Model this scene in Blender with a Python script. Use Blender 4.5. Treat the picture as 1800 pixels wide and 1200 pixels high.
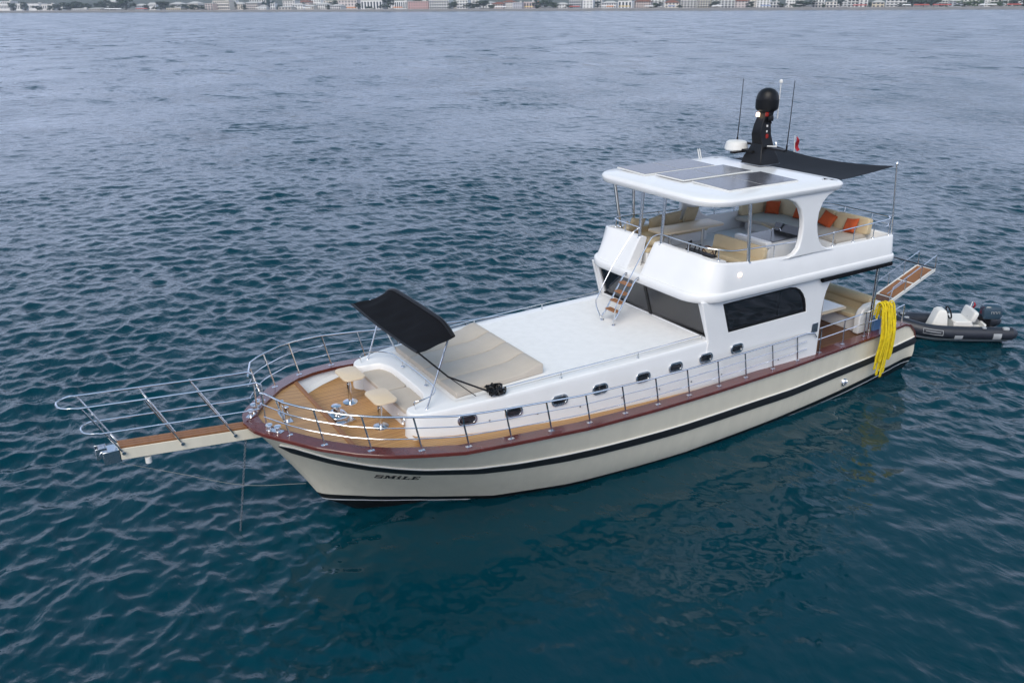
import bpy, bmesh, math, random
import numpy as np
from mathutils import Vector, Matrix
from mathutils.geometry import tessellate_polygon
R = math.radians
random.seed(7)
for o in list(bpy.data.objects): bpy.data.objects.remove(o)
S = bpy.context.scene
COL = S.collection

# ------------------------------------------------------------------ camera, world, sun, exposure
CAM = np.array([23.614, 15.919, 10.5]); FPX = 1499.3; YAW = -2.11818; ROLL = -0.0064; PIT = math.atan(595 / FPX)
fw = np.array([math.cos(YAW) * math.cos(PIT), math.sin(YAW) * math.cos(PIT), -math.sin(PIT)])
rt0 = np.array([math.sin(YAW), -math.cos(YAW), 0]); up0 = np.cross(rt0, fw)
rt = math.cos(ROLL) * rt0 + math.sin(ROLL) * up0
up = -math.sin(ROLL) * rt0 + math.cos(ROLL) * up0
cd = bpy.data.cameras.new('camera'); cam = bpy.data.objects.new('camera', cd); COL.objects.link(cam)
cam.matrix_world = Matrix([[rt[0], up[0], -fw[0], CAM[0]], [rt[1], up[1], -fw[1], CAM[1]], [rt[2], up[2], -fw[2], CAM[2]], [0, 0, 0, 1]])
cd.sensor_width = 36; cd.lens = 36 * FPX / 1800; cd.clip_start = 0.1; cd.clip_end = 20000
S.camera = cam
S.view_settings.view_transform = 'Standard'; S.view_settings.look = 'None'
S.view_settings.exposure = 0.7; S.view_settings.gamma = 1

SUN_EL, SUN_AZ = R(46), R(40)          # azimuth measured from +x (the bow) towards +y
W = bpy.data.worlds.new('World'); S.world = W; W.use_nodes = True
nt = W.node_tree; nt.nodes.clear()
def wn(t): return nt.nodes.new(t)
wo = wn('ShaderNodeOutputWorld'); bg = wn('ShaderNodeBackground'); bg.inputs['Strength'].default_value = 0.1
sky = wn('ShaderNodeTexSky'); sky.sky_type = 'NISHITA'; sky.sun_disc = False
sky.sun_elevation = SUN_EL; sky.sun_rotation = math.pi / 2 - SUN_AZ; sky.dust_density = 2.0; sky.altitude = 10
tc = wn('ShaderNodeTexCoord'); mp = wn('ShaderNodeMapping'); mp.inputs['Scale'].default_value = (1, 1, 2.5)
nz = wn('ShaderNodeTexNoise'); nz.inputs['Scale'].default_value = 2.2; nz.inputs['Detail'].default_value = 5
cr = wn('ShaderNodeValToRGB'); cr.color_ramp.elements[0].position = 0.35; cr.color_ramp.elements[1].position = 0.7
cr.color_ramp.elements[0].color = (.82, .84, .88, 1); cr.color_ramp.elements[1].color = (1.1, 1.08, 1.06, 1)
mx = wn('ShaderNodeMixRGB'); mx.inputs['Fac'].default_value = 0.88
L = nt.links.new
L(tc.outputs['Generated'], mp.inputs['Vector']); L(mp.outputs['Vector'], nz.inputs['Vector']); L(nz.outputs['Fac'], cr.inputs['Fac'])
sep = wn('ShaderNodeSeparateXYZ'); eg = wn('ShaderNodeValToRGB'); ml = wn('ShaderNodeMixRGB'); ml.blend_type = 'MULTIPLY'; ml.inputs['Fac'].default_value = 1
for i_, (p_, c_) in enumerate(((0, (.68, .77, 1.03)), (.27, (.59, .68, .91)), (.52, (.17, .28, .41)), (1, (.02, .10, .16)))):
    e_ = eg.color_ramp.elements[i_] if i_ < 2 else eg.color_ramp.elements.new(p_); e_.position = p_; e_.color = (*c_, 1)
sc_ = wn('ShaderNodeMixRGB'); sc_.blend_type = 'MULTIPLY'; sc_.inputs['Fac'].default_value = 1; sc_.inputs['Color2'].default_value = (10, 10, 10, 1)   # overcast veil, at the strength of the sky
L(tc.outputs['Generated'], sep.inputs[0]); L(sep.outputs['Z'], eg.inputs['Fac']); L(eg.outputs['Color'], ml.inputs['Color1']); L(cr.outputs['Color'], ml.inputs['Color2'])
L(ml.outputs['Color'], sc_.inputs['Color1'])
L(sky.outputs['Color'], mx.inputs['Color1']); L(sc_.outputs['Color'], mx.inputs['Color2'])
L(mx.outputs['Color'], bg.inputs['Color']); L(bg.outputs['Background'], wo.inputs['Surface'])
sl = bpy.data.lights.new('sun', 'SUN'); sl.energy = 1.9; sl.angle = R(45); sl.color = (1, 0.93, 0.84)
so = bpy.data.objects.new('sun', sl); COL.objects.link(so)
sd = Vector((math.cos(SUN_AZ) * math.cos(SUN_EL), math.sin(SUN_AZ) * math.cos(SUN_EL), math.sin(SUN_EL)))
so.rotation_euler = sd.to_track_quat('Z', 'Y').to_euler()

# ------------------------------------------------------------------ materials
MATS = {}
def mat(name, col, rough=0.5, metal=0.0, var=0.0, vscale=3.0, bump=0.0, bscale=30.0, coat=0.0, spec=0.5, vcol=None):
    m = bpy.data.materials.new(name); m.use_nodes = True; MATS[name] = m
    t = m.node_tree; b = t.nodes['Principled BSDF']
    b.inputs['Base Color'].default_value = (*col, 1); b.inputs['Roughness'].default_value = rough
    b.inputs['Metallic'].default_value = metal; b.inputs['Coat Weight'].default_value = coat
    b.inputs['Specular IOR Level'].default_value = spec
    if var or bump:
        c = t.nodes.new('ShaderNodeTexCoord')
    if var:
        n = t.nodes.new('ShaderNodeTexNoise'); n.inputs['Scale'].default_value = vscale; n.inputs['Detail'].default_value = 6
        n.inputs['Roughness'].default_value = 0.65
        x = t.nodes.new('ShaderNodeMixRGB'); x.inputs['Color1'].default_value = (*col, 1)
        x.inputs['Color2'].default_value = (*(vcol or [k * (1 - var) for k in col]), 1)
        r = t.nodes.new('ShaderNodeValToRGB'); r.color_ramp.elements[0].position = .35; r.color_ramp.elements[1].position = .7
        t.links.new(c.outputs['Object'], n.inputs['Vector']); t.links.new(n.outputs['Fac'], r.inputs['Fac'])
        t.links.new(r.outputs['Color'], x.inputs['Fac']); t.links.new(x.outputs['Color'], b.inputs['Base Color'])
    if bump:
        n2 = t.nodes.new('ShaderNodeTexNoise'); n2.inputs['Scale'].default_value = bscale; n2.inputs['Detail'].default_value = 4
        bp = t.nodes.new('ShaderNodeBump'); bp.inputs['Strength'].default_value = bump; bp.inputs['Distance'].default_value = 0.02
        t.links.new(c.outputs['Object'], n2.inputs['Vector']); t.links.new(n2.outputs['Fac'], bp.inputs['Height'])
        t.links.new(bp.outputs['Normal'], b.inputs['Normal'])
    return m
WHITE = mat('white_gelcoat', (.80, .80, .80), .22, var=.05, vscale=1.2)
DECKW = mat('white_nonskid', (.82, .82, .82), .55, var=.07, vscale=5, bump=.25, bscale=60)
CREAM = mat('cream_hull_paint', (.77, .71, .575), .28, var=.09, vscale=1.1)
def streaks(m, scale):     # faint vertical run marks
    t = m.node_tree; n = [x for x in t.nodes if x.type == 'TEX_NOISE'][0]; l = n.inputs['Vector'].links[0]; src = l.from_socket
    mp = t.nodes.new('ShaderNodeMapping'); mp.inputs['Scale'].default_value = scale; t.links.new(src, mp.inputs[0]); t.links.new(mp.outputs[0], n.inputs['Vector'])
streaks(CREAM, (3.2, 3.2, .5))
BOOT = mat('black_antifouling', (.006, .006, .007), .4)
RED = mat('mahogany_cap_varnish', (.13, .029, .023), .25, var=.35, vscale=3, coat=.4)
STEEL = mat('stainless_steel', (.72, .73, .75), .16, 1.0)
DSTEEL = mat('dull_steel', (.42, .43, .45), .35, 1.0, var=.3, vscale=12)
RUB = mat('black_rubber', (.018, .018, .02), .45, var=.4, vscale=6)
BLACK = mat('black_plastic', (.006, .006, .007), .42, spec=.3)
BEIGE = mat('beige_vinyl', (.50, .445, .38), .6, var=.08, vscale=2, bump=.12, bscale=9)
TAN = mat('tan_vinyl', (.60, .48, .30), .6, var=.1, vscale=3, bump=.2, bscale=9)
KHAKI = mat('khaki_fabric', (.50, .41, .27), .9, var=.12, vscale=5, bump=.35, bscale=16)
ORANGE = mat('orange_fabric', (.50, .085, .02), .9, var=.15, vscale=5, bump=.35, bscale=16)
CREAMTOP = mat('cream_table', (.68, .55, .39), .35, var=.05)
CANVAS = mat('black_canvas', (.006, .0065, .009), .85, var=.3, vscale=2.5, bump=.6, bscale=5, spec=.15)
GREYCAN = mat('charcoal_canvas', (.018, .021, .028), .85, var=.2, vscale=2, spec=.2)
YELLOW = mat('yellow_rope', (.80, .62, .01), .75, var=.35, vscale=9)
BROWN = mat('brown_wood', (.13, .06, .03), .35, var=.4, vscale=8)
TREAD = mat('teak_tread', (.32, .14, .055), .5, var=.3, vscale=12)
PVC = mat('charcoal_pvc', (.022, .026, .038), .45, var=.2, vscale=4)
GREY = mat('light_grey_pvc', (.42, .44, .46), .5, var=.15, vscale=4)
SEATW = mat('white_vinyl', (.72, .71, .68), .5, bump=.1, bscale=8)
FLAGR = mat('red_cloth', (.45, .01, .02), .8)
BLUE = mat('blue_plastic', (.10, .22, .45), .5)
MOTOR = mat('blue_grey_cowling', (.03, .06, .09), .2, coat=.5)
INTER = mat('salon_interior', (.42, .33, .26), .7, var=.3)
REDGLASS = mat('red_lens', (.25, .015, .01), .2)
GREYPANEL = mat('grey_lid', (.06, .065, .075), .25)
BRIDLE = mat('grey_line', (.35, .34, .31), .8)
LED = mat('lit_lamp', (.9, .8, .7), .4)
LED.node_tree.nodes['Principled BSDF'].inputs['Emission Color'].default_value = (1, .72, .5, 1)
LED.node_tree.nodes['Principled BSDF'].inputs['Emission Strength'].default_value = 2.2

def planks(name, c1, c2, axis, width, caulk, rough=.5):
    m = mat(name, c1, rough); t = m.node_tree; b = t.nodes['Principled BSDF']
    c = t.nodes.new('ShaderNodeTexCoord'); s = t.nodes.new('ShaderNodeSeparateXYZ')
    mu = t.nodes.new('ShaderNodeMath'); mu.operation = 'DIVIDE'; mu.inputs[1].default_value = width
    fl = t.nodes.new('ShaderNodeMath'); fl.operation = 'FLOOR'; fr = t.nodes.new('ShaderNodeMath'); fr.operation = 'FRACT'
    wh = t.nodes.new('ShaderNodeTexWhiteNoise'); wh.noise_dimensions = '1D'
    n = t.nodes.new('ShaderNodeTexNoise'); n.inputs['Scale'].default_value = 4; n.inputs['Detail'].default_value = 8
    mpp = t.nodes.new('ShaderNodeMapping'); mpp.inputs['Scale'].default_value = (.7, 9, 1) if axis == 1 else (9, .7, 1)
    ad = t.nodes.new('ShaderNodeMath'); ad.operation = 'ADD'
    ml = t.nodes.new('ShaderNodeMath'); ml.operation = 'MULTIPLY'; ml.inputs[1].default_value = .5
    x = t.nodes.new('ShaderNodeMixRGB'); x.inputs['Color1'].default_value = (*c1, 1); x.inputs['Color2'].default_value = (*c2, 1)
    cmp_ = t.nodes.new('ShaderNodeMath'); cmp_.operation = 'LESS_THAN'; cmp_.inputs[1].default_value = caulk
    y = t.nodes.new('ShaderNodeMixRGB'); y.inputs['Color2'].default_value = (.03, .022, .018, 1)
    k = t.links.new
    k(c.outputs['Object'], s.inputs[0]); k(s.outputs[axis], mu.inputs[0]); k(mu.outputs[0], fl.inputs[0]); k(mu.outputs[0], fr.inputs[0])
    k(fl.outputs[0], wh.inputs['W']); k(c.outputs['Object'], mpp.inputs[0]); k(mpp.outputs[0], n.inputs['Vector'])
    k(wh.outputs['Value'], ad.inputs[0]); k(n.outputs['Fac'], ad.inputs[1]); k(ad.outputs[0], ml.inputs[0]); k(ml.outputs[0], x.inputs['Fac'])
    k(fr.outputs[0], cmp_.inputs[0]); k(x.outputs[0], y.inputs['Color1']); k(cmp_.outputs[0], y.inputs['Fac']); k(y.outputs[0], b.inputs['Base Color'])
    return m
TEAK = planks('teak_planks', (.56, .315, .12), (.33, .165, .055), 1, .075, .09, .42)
TEAK_SHADED = planks('shaded_teak_planks', (.20, .09, .035), (.12, .05, .02), 1, .09, .1, .4)  # teak of the aft deck, with the shade there put into its colour

def glass(name, tint, alpha, dif=(.012, .012, .014)):
    m = bpy.data.materials.new(name); m.use_nodes = True; t = m.node_tree; t.nodes.clear()
    o = t.nodes.new('ShaderNodeOutputMaterial'); tr = t.nodes.new('ShaderNodeBsdfTransparent'); tr.inputs[0].default_value = (*tint, 1)
    d = t.nodes.new('ShaderNodeBsdfDiffuse'); d.inputs[0].default_value = (*dif, 1)
    g = t.nodes.new('ShaderNodeBsdfGlossy'); g.inputs['Roughness'].default_value = .03; g.inputs[0].default_value = (.9, .92, .95, 1)
    f = t.nodes.new('ShaderNodeFresnel'); f.inputs[0].default_value = 1.75
    m1 = t.nodes.new('ShaderNodeMixShader'); m1.inputs[0].default_value = alpha
    m2 = t.nodes.new('ShaderNodeMixShader')
    k = t.links.new
    k(tr.outputs[0], m1.inputs[1]); k(d.outputs[0], m1.inputs[2]); k(f.outputs[0], m2.inputs[0]); k(m1.outputs[0], m2.inputs[1]); k(g.outputs[0], m2.inputs[2])
    k(m2.outputs[0], o.inputs['Surface']); return m
GLASS = glass('tinted_glass', (.52, .53, .56), .28, (.05, .047, .053))
PORTG = glass('black_glass', (.02, .02, .02), .9)

def solar_mat():
    m = mat('solar_cells', (.10, .10, .11), .22); t = m.node_tree; b = t.nodes['Principled BSDF']
    c = t.nodes.new('ShaderNodeTexCoord'); br = t.nodes.new('ShaderNodeTexBrick')
    br.offset = 0; br.inputs['Scale'].default_value = 1; br.inputs['Brick Width'].default_value = .125; br.inputs['Row Height'].default_value = .125
    br.inputs['Mortar Size'].default_value = .003
    br.inputs['Color1'].default_value = (.10, .10, .112, 1); br.inputs['Color2'].default_value = (.088, .088, .1, 1); br.inputs['Mortar'].default_value = (.08, .08, .09, 1)
    t.links.new(c.outputs['Object'], br.inputs['Vector']); t.links.new(br.outputs['Color'], b.inputs['Base Color'])
    return m
SOLAR = solar_mat()

def water_mat():
    m = mat('sea_water', (.0002, .031, .047), .05); t = m.node_tree; b = t.nodes['Principled BSDF']
    b.inputs['IOR'].default_value = 1.333
    c = t.nodes.new('ShaderNodeTexCoord'); k = t.links.new
    def noise(scale, det, stretch, rotz):
        mp = t.nodes.new('ShaderNodeMapping'); mp.inputs['Rotation'].default_value = (0, 0, rotz); mp.inputs['Scale'].default_value = stretch
        n = t.nodes.new('ShaderNodeTexNoise'); n.inputs['Scale'].default_value = scale; n.inputs['Detail'].default_value = det
        n.inputs['Roughness'].default_value = .55; n.inputs['Distortion'].default_value = .4
        k(c.outputs['Object'], mp.inputs[0]); k(mp.outputs[0], n.inputs['Vector']); return n
    n1 = noise(4.2, 3, (1, .55, 1), R(50)); n2 = noise(1.1, 4, (1, .5, 1), R(62)); n3 = noise(.05, 3, (1, .6, 1), R(20))
    b1 = t.nodes.new('ShaderNodeBump'); b1.inputs['Distance'].default_value = .05
    b2 = t.nodes.new('ShaderNodeBump'); b2.inputs['Distance'].default_value = .16
    at = t.nodes.new('ShaderNodeAttribute'); at.attribute_name = 'ruffle'
    mr = t.nodes.new('ShaderNodeMapRange'); mr.inputs[1].default_value = .35; mr.inputs[2].default_value = .65; mr.inputs[3].default_value = .35; mr.inputs[4].default_value = 1.0
    k(n3.outputs['Fac'], mr.inputs[0])
    mm = t.nodes.new('ShaderNodeMath'); mm.operation = 'MULTIPLY'; k(at.outputs['Fac'], mm.inputs[0]); k(mr.outputs[0], mm.inputs[1])
    k(mm.outputs[0], b1.inputs['Strength']); k(at.outputs['Fac'], b2.inputs['Strength'])
    k(n2.outputs['Fac'], b2.inputs['Height']); k(n1.outputs['Fac'], b1.inputs['Height']); k(b2.outputs['Normal'], b1.inputs['Normal'])
    # small waves too fine for the mesh: random facet slopes, steeper where the mesh is coarse
    fa = t.nodes.new('ShaderNodeAttribute'); fa.attribute_name = 'fine'
    n4 = noise(1.6, 4, (1, .6, 1), R(55)); n4.inputs['Roughness'].default_value = .7
    sb = t.nodes.new('ShaderNodeVectorMath'); sb.operation = 'SUBTRACT'; sb.inputs[1].default_value = (.5, .5, .5)
    sc = t.nodes.new('ShaderNodeVectorMath'); sc.operation = 'MULTIPLY'; sc.inputs[1].default_value = (.7, .7, 0)
    s2 = t.nodes.new('ShaderNodeVectorMath'); s2.operation = 'SCALE'
    av = t.nodes.new('ShaderNodeVectorMath'); av.operation = 'ADD'; no = t.nodes.new('ShaderNodeVectorMath'); no.operation = 'NORMALIZE'
    k(n4.outputs['Color'], sb.inputs[0]); k(sb.outputs[0], sc.inputs[0]); 
    n6 = noise(.035, 6, (1, 1, 1), 0); n6.inputs['Roughness'].default_value = .68
    m6 = t.nodes.new('ShaderNodeMapRange'); m6.inputs[1].default_value = .36; m6.inputs[2].default_value = .62; m6.inputs[3].default_value = .25; m6.inputs[4].default_value = 1.7; k(n6.outputs['Fac'], m6.inputs[0])
    x6 = t.nodes.new('ShaderNodeMath'); x6.operation = 'MULTIPLY'; k(fa.outputs['Fac'], x6.inputs[0]); k(m6.outputs[0], x6.inputs[1]); k(x6.outputs[0], s2.inputs['Scale'])
    rr = t.nodes.new('ShaderNodeMapRange'); rr.inputs[3].default_value = .05; rr.inputs[4].default_value = .22; k(fa.outputs['Fac'], rr.inputs[0]); k(rr.outputs[0], b.inputs['Roughness'])
    n5 = noise(.28, 5, (1, .5, 1), R(60)); n5.inputs['Roughness'].default_value = .62
    sb5 = t.nodes.new('ShaderNodeVectorMath'); sb5.operation = 'SUBTRACT'; sb5.inputs[1].default_value = (.5, .5, .5); k(n5.outputs['Color'], sb5.inputs[0])
    sc5 = t.nodes.new('ShaderNodeVectorMath'); sc5.operation = 'MULTIPLY'; sc5.inputs[1].default_value = (1.3, 1.3, 0); k(sb5.outputs[0], sc5.inputs[0])
    ad5 = t.nodes.new('ShaderNodeVectorMath'); ad5.operation = 'ADD'; k(sc.outputs[0], ad5.inputs[0]); k(sc5.outputs[0], ad5.inputs[1]); k(ad5.outputs[0], s2.inputs[0])
    k(b1.outputs['Normal'], av.inputs[0]); k(s2.outputs[0], av.inputs[1]); k(av.outputs[0], no.inputs[0]); k(no.outputs[0], b.inputs['Normal'])
    return m
WATER = water_mat()

# ------------------------------------------------------------------ mesh helpers
def spline(pts, n=6, closed=False):
    P = [Vector(p) for p in pts]; out = []; N = len(P)
    segs = N if closed else N - 1
    for i in range(segs):
        p0 = P[(i - 1) % N] if closed or i > 0 else P[0] * 2 - P[1]
        p1 = P[i]; p2 = P[(i + 1) % N]
        p3 = P[(i + 2) % N] if closed or i + 2 < N else P[-1] * 2 - P[-2]
        for k in range(n):
            t = k / n
            out.append(.5 * ((2 * p1) + (p2 - p0) * t + (2 * p0 - 5 * p1 + 4 * p2 - p3) * t * t + (3 * p1 - p0 - 3 * p2 + p3) * t ** 3))
    if not closed: out.append(P[-1])
    return out
def interp(x, xs, ys): return float(np.interp(x, xs, ys))

class MB:
    def __init__(s): s.v = []; s.f = []; s.mi = []
    def add(s, vs, fs, mi=0):
        o = len(s.v); s.v.extend([tuple(v) for v in vs]); s.f.extend([tuple(i + o for i in f) for f in fs]); s.mi.extend([mi] * len(fs)); return s
    def box(s, c, d, rot=None, mi=0):
        x, y, z = [k / 2 for k in d]
        vs = [Vector((a * x, b * y, e * z)) for a in (-1, 1) for b in (-1, 1) for e in (-1, 1)]
        if rot is not None: vs = [rot @ v for v in vs]
        vs = [v + Vector(c) for v in vs]
        return s.add(vs, [(0, 1, 3, 2), (4, 6, 7, 5), (0, 4, 5, 1), (2, 3, 7, 6), (0, 2, 6, 4), (1, 5, 7, 3)], mi)
    def loft(s, rings, closed=True, cap=True, mi=0, loop=False):
        n = len(rings[0]); vs = [v for r in rings for v in r]; fs = []
        m = len(rings)
        for i in range(m if loop else m - 1):
            j = (i + 1) % m
            for k in range(n if closed else n - 1):
                l = (k + 1) % n; fs.append((i * n + k, i * n + l, j * n + l, j * n + k))
        if cap and not loop and closed:
            fs.append(tuple(range(n - 1, -1, -1))); fs.append(tuple((m - 1) * n + k for k in range(n)))
        return s.add(vs, fs, mi)
    def tube(s, pts, r, n=8, closed=False, r1=None, mi=0):
        P = [Vector(p) for p in pts]; rings = []; N = len(P); prev = None
        for i, p in enumerate(P):
            a = P[(i - 1) % N] if closed or i > 0 else P[i]; b = P[(i + 1) % N] if closed or i < N - 1 else P[i]
            d = (b - a).normalized()
            if prev is None:
                h = Vector((0, 0, 1)) if abs(d.z) < .9 else Vector((1, 0, 0)); u = d.cross(h).normalized()
            else:
                u = (prev - d * prev.dot(d)).normalized()
            prev = u; w = d.cross(u)
            rr = r if r1 is None else r + (r1 - r) * i / max(1, N - 1)
            rings.append([p + (u * math.cos(2 * math.pi * k / n) + w * math.sin(2 * math.pi * k / n)) * rr for k in range(n)])
        return s.loft(rings, True, True, mi, loop=closed)
    def cyl(s, p0, p1, r0, r1=None, n=12, mi=0): return s.tube([p0, p1], r0, n, r1=r1, mi=mi)
    def lathe(s, prof, c=(0, 0, 0), n=24, M=None, mi=0):
        rings = []
        for r, z in prof:
            ring = []
            for k in range(n):
                v = Vector((r * math.cos(2 * math.pi * k / n), r * math.sin(2 * math.pi * k / n), z))
                if M is not None: v = M @ v
                ring.append(v + Vector(c))
            rings.append(ring)
        return s.loft(rings, True, True, mi)
    def plate(s, outer, holes, w0, w1, fn, mi=0):
        loops = [outer] + list(holes)
        tris = tessellate_polygon([[Vector((p[0], p[1], 0)) for p in l] for l in loops])
        flat = [p for l in loops for p in l]; n = len(flat)
        vs = [fn(p[0], p[1], w0) for p in flat] + [fn(p[0], p[1], w1) for p in flat]
        fs = [tuple(t) for t in tris] + [tuple(n + i for i in reversed(t)) for t in tris]; o = 0
        for l in loops:
            m = len(l)
            for i in range(m):
                j = (i + 1) % m; fs.append((o + i, o + j, n + o + j, n + o + i))
            o += m
        return s.add(vs, fs, mi)
    def cushion(s, c, d, e=.35, rot=None, nu=28, nv=14, mi=0):
        # superellipsoid, softly squared
        rings = []
        def p(t, k): return math.copysign(abs(t) ** k, t)
        for j in range(nv + 1):
            a = -math.pi / 2 + math.pi * j / nv; ring = []
            for i in range(nu):
                b = 2 * math.pi * i / nu
                v = Vector((d[0] / 2 * p(math.cos(a), e) * p(math.cos(b), e), d[1] / 2 * p(math.cos(a), e) * p(math.sin(b), e), d[2] / 2 * p(math.sin(a), e)))
                if rot is not None: v = rot @ v
                ring.append(v + Vector(c))
            rings.append(ring)
        return s.loft(rings, True, True, mi)
    def build(s, name, mats, parent=None, bevel=0, angle=35, origin=None, smooth=True, segs=2):
        me = bpy.data.meshes.new(name)
        V = np.array(s.v, float)
        lo, hi = V.min(0), V.max(0)
        if origin is None:
            origin = ((lo + hi) / 2).tolist()
            if parent is None: origin[2] = lo[2]
        V = V - np.array(origin)
        me.from_pydata(V.tolist(), [], s.f)
        if not isinstance(mats, (list, tuple)): mats = [mats]
        for m in mats: me.materials.append(m)
        if len(mats) > 1: me.polygons.foreach_set('material_index', s.mi)
        bm = bmesh.new(); bm.from_mesh(me); bmesh.ops.recalc_face_normals(bm, faces=bm.faces); bm.to_mesh(me); bm.free()
        if smooth:
            me.shade_smooth(); me.set_sharp_from_angle(angle=R(angle))
        o = bpy.data.objects.new(name, me); COL.objects.link(o)
        PW[o.name] = Vector(origin)
        if parent is not None:
            o.parent = parent; o.location = Vector(origin) - PW[parent.name]
        else: o.location = origin
        if bevel:
            b = o.modifiers.new('bevel', 'BEVEL'); b.width = bevel; b.segments = segs; b.limit_method = 'ANGLE'; b.angle_limit = R(40)
        return o
PW = {}
def thing(name, loc, label, cat, group=None):
    o = bpy.data.objects.new(name, None); COL.objects.link(o); o.location = loc; PW[o.name] = Vector(loc); o.empty_display_size = .3
    return tag(o, label, cat, group)
def tag(o, label, cat, group=None):
    o['label'] = label; o['category'] = cat
    if group: o['group'] = group
    return o
def struct(o): o['kind'] = 'structure'; return o
def arc(cx, cy, r, a0, a1, n=8): return [(cx + r * math.cos(R(a0 + (a1 - a0) * i / n)), cy + r * math.sin(R(a0 + (a1 - a0) * i / n))) for i in range(n + 1)]
def rrect(x0, x1, y0, y1, ra, rf, n=8):   # counter-clockwise, ra = radius at x0 (aft), rf = at x1 (fore)
    return arc(x1 - rf, y1 - rf, rf, 0, 90, n) + arc(x0 + ra, y1 - ra, ra, 90, 180, n) + arc(x0 + ra, y0 + ra, ra, 180, 270, n) + arc(x1 - rf, y0 + rf, rf, 270, 360, n)
def offset(poly, d):        # inward for counter-clockwise polygons
    n = len(poly); out = []
    for i in range(n):
        a, b, c = Vector(poly[i - 1]).to_2d(), Vector(poly[i]).to_2d(), Vector(poly[(i + 1) % n]).to_2d()
        e1 = (b - a); e2 = (c - b)
        if e1.length < 1e-6: e1 = e2
        if e2.length < 1e-6: e2 = e1
        n1 = Vector((-e1.y, e1.x)).normalized(); n2 = Vector((-e2.y, e2.x)).normalized()
        m = (n1 + n2); m = m / max(.3, m.length_squared) * 2 if m.length > 1e-6 else n1
        out.append((b.x + m.x * d, b.y + m.y * d))
    return out
def slab(mb, poly, z0, z1, rnd=.03, mi=0, zf=None):     # plan polygon to a rounded slab
    rings = []
    for ins, z in ((rnd * .6, z0), (0, z0 + rnd * .6), (0, z1 - rnd), (rnd * .3, z1 - rnd * .3), (rnd, z1)):
        rings.append([(x, y, z + (zf(x) if zf else 0)) for x, y in offset(poly, ins)])
    return mb.loft(rings, True, True, mi)

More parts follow.
